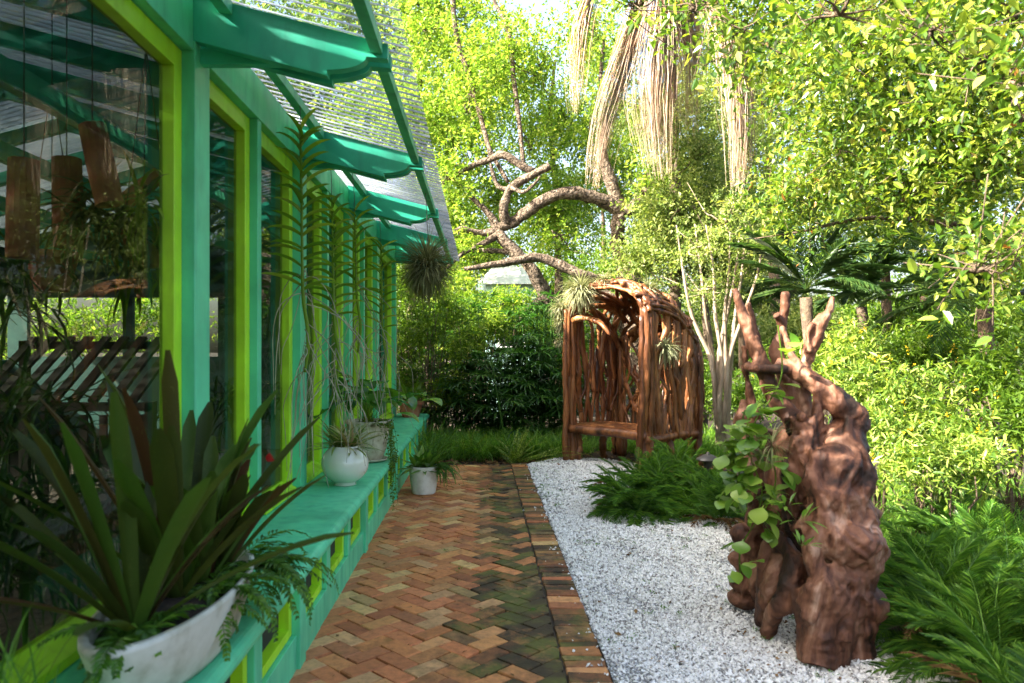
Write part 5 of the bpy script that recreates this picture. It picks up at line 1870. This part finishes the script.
shrub('loose_shrub', 'yellow green shrub below the pale hut', [bl(500, 305, 14.5, .9, .5, .3, 130), bl(450, 290, 14.5, .8, .5, .5, 120)], 'lf_bright', .09, .4, g, 5)
shrub('loose_shrub', 'leafy shrub rising behind the terracotta pot at the house corner', [bl(405, 345, 12.6, .3, .4, .55, 110), bl(398, 300, 13, .4, .4, .6, 100), bl(400, 390, 12.3, .3, .3, .4, 80)], 'lf_mid', .09, .35, g, 5)
shrub('loose_shrub', 'dim shrub seen through the arbour', [bl(600, 380, 13, .9, .5, .7, 190), bl(680, 380, 13, .8, .5, .7, 170)], 'lf_mid', .09, .35, g, 5)
shrub('loose_shrub', 'dim shrub between the arbour and the pale stems', [bl(712, 395, 12.5, .6, .5, .6, 150), bl(750, 395, 12, .6, .5, .5, 140)], 'lf_mid', .09, .35, g, 5)
shrub('loose_shrub', 'shrub in the distance behind the end wall of the house', [bl(300, 320, 15, 1.5, 1, 1.2, 200), bl(150, 320, 14, 1.8, 1, 1.2, 220), bl(30, 330, 13, 1.8, 1, 1.2, 200)], 'lf_bright', .11, .45, g, 5)


# ---- fan leaved dark plants (lady palms)
def fan_plant(h, n):
    t = thing('lady_palm', 'dark fan leaved plant', 'lady palm', (0, 0, 0), 'dark fan leaved plants behind the path')
    w, lm = MB(), MB()
    for k in range(n):
        x, y = rng.normal(0, .28, 2)
        hh = h * rng.uniform(.55, 1.05)
        top = np.array([x * 1.4, y * 1.4, hh])
        w.tube(wobble((x, y, 0), top, 4, .02), [.013, .012, .011, .009], 6)
        for j in range(13):
            a = rng.uniform(0, 6.28)
            z = hh - rng.uniform(0, .85) * hh
            st = np.array([x * (1 + .4 * z / hh), y * (1 + .4 * z / hh), z])
            c = st + np.array([math.cos(a) * .25, math.sin(a) * .25, rng.uniform(.0, .2)])
            w.tube([st, c], [.004, .003], 4)
            m_ = 8
            lm.straps(np.tile(c, (m_, 1)), a + np.linspace(-1.5, 1.5, m_), rng.uniform(-.1, .5) + rng.normal(0, .12, m_), rng.uniform(.24, .36, m_), .036, rng.uniform(.5, 1.2, m_), 5, .2, 'blade')
    w.build('stem', M['lf_dark'], t)
    lm.build('foliage', M['lf_dark'], t)
    return t


proto = [fan_plant(2.3, 12), fan_plant(1.6, 11)]
FP = [(478, 12.9, 0, 'dark fan leaved plant farthest left, nearest the house corner'), (512, 12.6, 0, 'tallest dark fan leaved plant, under the pale hut'), (545, 12.4, 0, 'dark fan leaved plant touching the left post of the arbour'),
      (500, 11.9, 1, 'lower dark fan leaved plant at the front centre of the clump'), (535, 11.7, 1, 'lower dark fan leaved plant in front, nearest the arbour'), (462, 12.2, 1, 'lower dark fan leaved plant at the left front of the clump'), (560, 13.4, 0, 'dark fan leaved plant behind the arbour left post'), (440, 13.2, 0, 'dark fan leaved plant behind the loose shrub at the house corner')]
used = set()
for px, Y, k, lab in FP:
    if k not in used:
        used.add(k)
        o = proto[k]
        o.location = gp(px, Y)
        o['label'] = lab
    else:
        dup(proto[k], gp(px, Y), rng.uniform(0, 6.28), rng.uniform(.9, 1.1), lab)

# ---- grassy ground cover
m = MB()
def tuft(x, y, n, L_, w=.009, z=-.05, spread=.05):
    m.straps(np.c_[x + rng.normal(0, spread, n), y + rng.normal(0, spread, n), np.full(n, z)], rng.uniform(0, 6.28, n), rng.uniform(.8, 1.5, n), rng.uniform(.6, 1.1, n) * L_, w, rng.uniform(.6, 2.2, n), 6, .25, 'blade')
for k in range(330):
    px, Y = rng.uniform(408, 572), rng.uniform(10.25, 12.3)
    tuft((px - VX) / F * Y, Y, 34, .48, .011)
for k in range(110):
    px, Y = rng.uniform(655, 760), rng.uniform(9.9, 12.5)
    tuft((px - VX) / F * Y, Y, 30, .42, .011)
for k in range(40):
    tuft(rng.uniform(1.2, 2.6), rng.uniform(10.8, 12.2), 26, .38, .011)
for k in range(190):
    Y = rng.uniform(3.6, 8.5)
    tuft(rng.uniform(2.5 + (Y - 4) * .12, 4.4 + (Y - 4) * .5), Y, 34, .40, .009)
struct(tag(m.build('grass_cover', M['lf_grass']), 'arching grassy ground cover in the beds around the path end and at the right', 'ground cover'), 'stuff')

# ---- spiky ferns at the path end
def foxtail(px, Y, n, L_, lab, az=(0, 6.28), el=(.5, 1.5)):
    c = gp(px, Y, -.04)
    b = MB()
    b.fronds(np.tile(c, (n, 1)) + rng.normal(0, .04, (n, 3)) * (1, 1, 0), rng.uniform(*az, n), rng.uniform(*el, n), rng.uniform(.7, 1.1, n) * L_, rng.uniform(.2, .9, n), 46, .055, .010, 62, 8, .12, .04, .008, 'taper', .05)
    b.fronds(np.tile(c, (n, 1)), rng.uniform(*az, n), rng.uniform(*el, n), rng.uniform(.7, 1.1, n) * L_, rng.uniform(.2, .9, n), 46, .055, .010, 62, 8, .5, .04, .008, 'taper', .05)
    tag(b.build('sword_fern', M['lf_lime']), lab, 'fern', 'bright ferns at the path end')


foxtail(516, 9.95, 13, .62, 'upright bright fern at the centre of the path end')
foxtail(470, 10.4, 9, .5, 'smaller bright fern left of the upright one at the path end')
foxtail(520, 9.9, 3, 1.0, 'single long bright frond arching toward the arbour left post', (-.3, .2), (.25, .55))
foxtail(412, 10.2, 10, .5, 'bright fern against the end of the house shelf')


# ---- cycad like coontie clumps with feathery fronds
def coontie(n, L_):
    b = MB()
    b.fronds(rng.normal(0, .05, (n, 3)) * (1, 1, .2), rng.uniform(0, 6.28, n), rng.uniform(.25, 1.45, n), rng.uniform(.75, 1.1, n) * L_, rng.uniform(.7, 1.8, n), 50, .115, .0056, 58, 8, .22, .16, .008, 'sin', .18, .10)
    o = b.build('coontie', M['lf_coontie'])
    b = MB()
    n = 7
    b.fronds(rng.normal(0, .05, (n, 3)) * (1, 1, .2), rng.uniform(0, 6.28, n), rng.uniform(.1, .7, n), rng.uniform(.7, 1.0, n) * L_, rng.uniform(.9, 1.6, n), 30, .10, .007, 58, 8, .22, .05, .008, 'sin', .3, .14)
    b.build('dead_frond', M['litter'], o)
    return tag(o, 'feathery coontie', 'coontie', 'feathery coontie clumps')


cp = [coontie(64, .62), coontie(48, .75)]
CL = [(1.42, 6.75, 0, .95, 'feathery green clump lying farthest onto the white gravel, left front'), (1.85, 7.15, 0, 1.05, 'feathery green clump just in front of the path light'), (1.65, 7.75, 1, .85, 'feathery green clump before the right post of the arbour'), (2.1, 6.55, 1, .9, 'feathery green clump reaching toward the driftwood from behind'), (2.35, 7.5, 0, .9, 'feathery green clump around the foot of the path light'), (2.25, 8.5, 1, .9, 'taller feathery green clump against the arbour right wall'),
      (2.35, 3.35, 0, 1.0, 'shaded feathery clump at the bottom right corner, in front of the driftwood'), (2.45, 3.9, 1, 1.0, 'shaded feathery clump touching the right side of the driftwood foot'), (2.85, 3.75, 0, 1.0, 'shaded feathery clump at the right edge of the picture, low'), (2.6, 4.6, 0, 1.05, 'feathery clump behind the driftwood on the right, half in sun'), (3.15, 4.5, 1, 1.0, 'feathery clump at the right edge where the shade ends'), (2.15, 2.75, 1, .95, 'nearest feathery clump, cut off by the bottom right corner'), (2.3, 5.3, 1, .9, 'feathery clump behind the driftwood trunk'), (3.5, 5.3, 0, 1., 'sunlit feathery clump before the right hand shrubs')]
used = set()
for x, y, k, s, lab in CL:
    if k not in used:
        used.add(k)
        cp[k].location = (x, y, -.03)
        cp[k].scale = (s,) * 3
        cp[k]['label'] = lab
    else:
        dup(cp[k], (x, y, -.03), rng.uniform(0, 6.28), s, lab)

# ---- pale hut glimpsed through the leaves
hx0, hx1, hy = at(486, 0, 17)[0], at(536, 0, 17)[0], 17.0
t = thing('garden_hut', 'pale turquoise hut with a white framed window glimpsed through the trees', 'hut', ((hx0 + hx1) / 2, hy + 1, -.06))
b = MB()
b.box(hx0, hx1, hy, hy + 2.2, -.06, 3.0)
b.build('wall', M['hutwall'], t)
b = MB()
b.hexa([(hx0 - .2, hy - .25, 3.0), (hx1 + .2, hy - .25, 3.0), (hx1 + .2, hy + 2.4, 3.0), (hx0 - .2, hy + 2.4, 3.0), (hx0 + .2, hy + .9, 3.55), (hx1 - .2, hy + .9, 3.55), (hx1 - .2, hy + 1.2, 3.55), (hx0 + .2, hy + 1.2, 3.55)])
b.build('roof', M['huttrim'], t)
f = MB()
wx0, wx1 = hx0 + .25, hx1 - .25
for q in ((wx0, wx1, 2.72, 2.80), (wx0, wx1, 1.5, 1.58), (wx0, wx0 + .07, 1.581, 2.719), (wx1 - .07, wx1, 1.581, 2.719)):
    f.box(q[0], q[1], hy - .04, hy - .002, q[2], q[3])
fr = f.build('window', M['huttrim'], t)
MB().box(wx0 + .07, wx1 - .07, hy - .02, hy - .003, 1.58, 2.72).build('pane', M['dark'], fr)

# ------------------------------------------------------------------ tidy up
for o in bpy.data.objects:
    if '_w' in o:
        del o['_w']
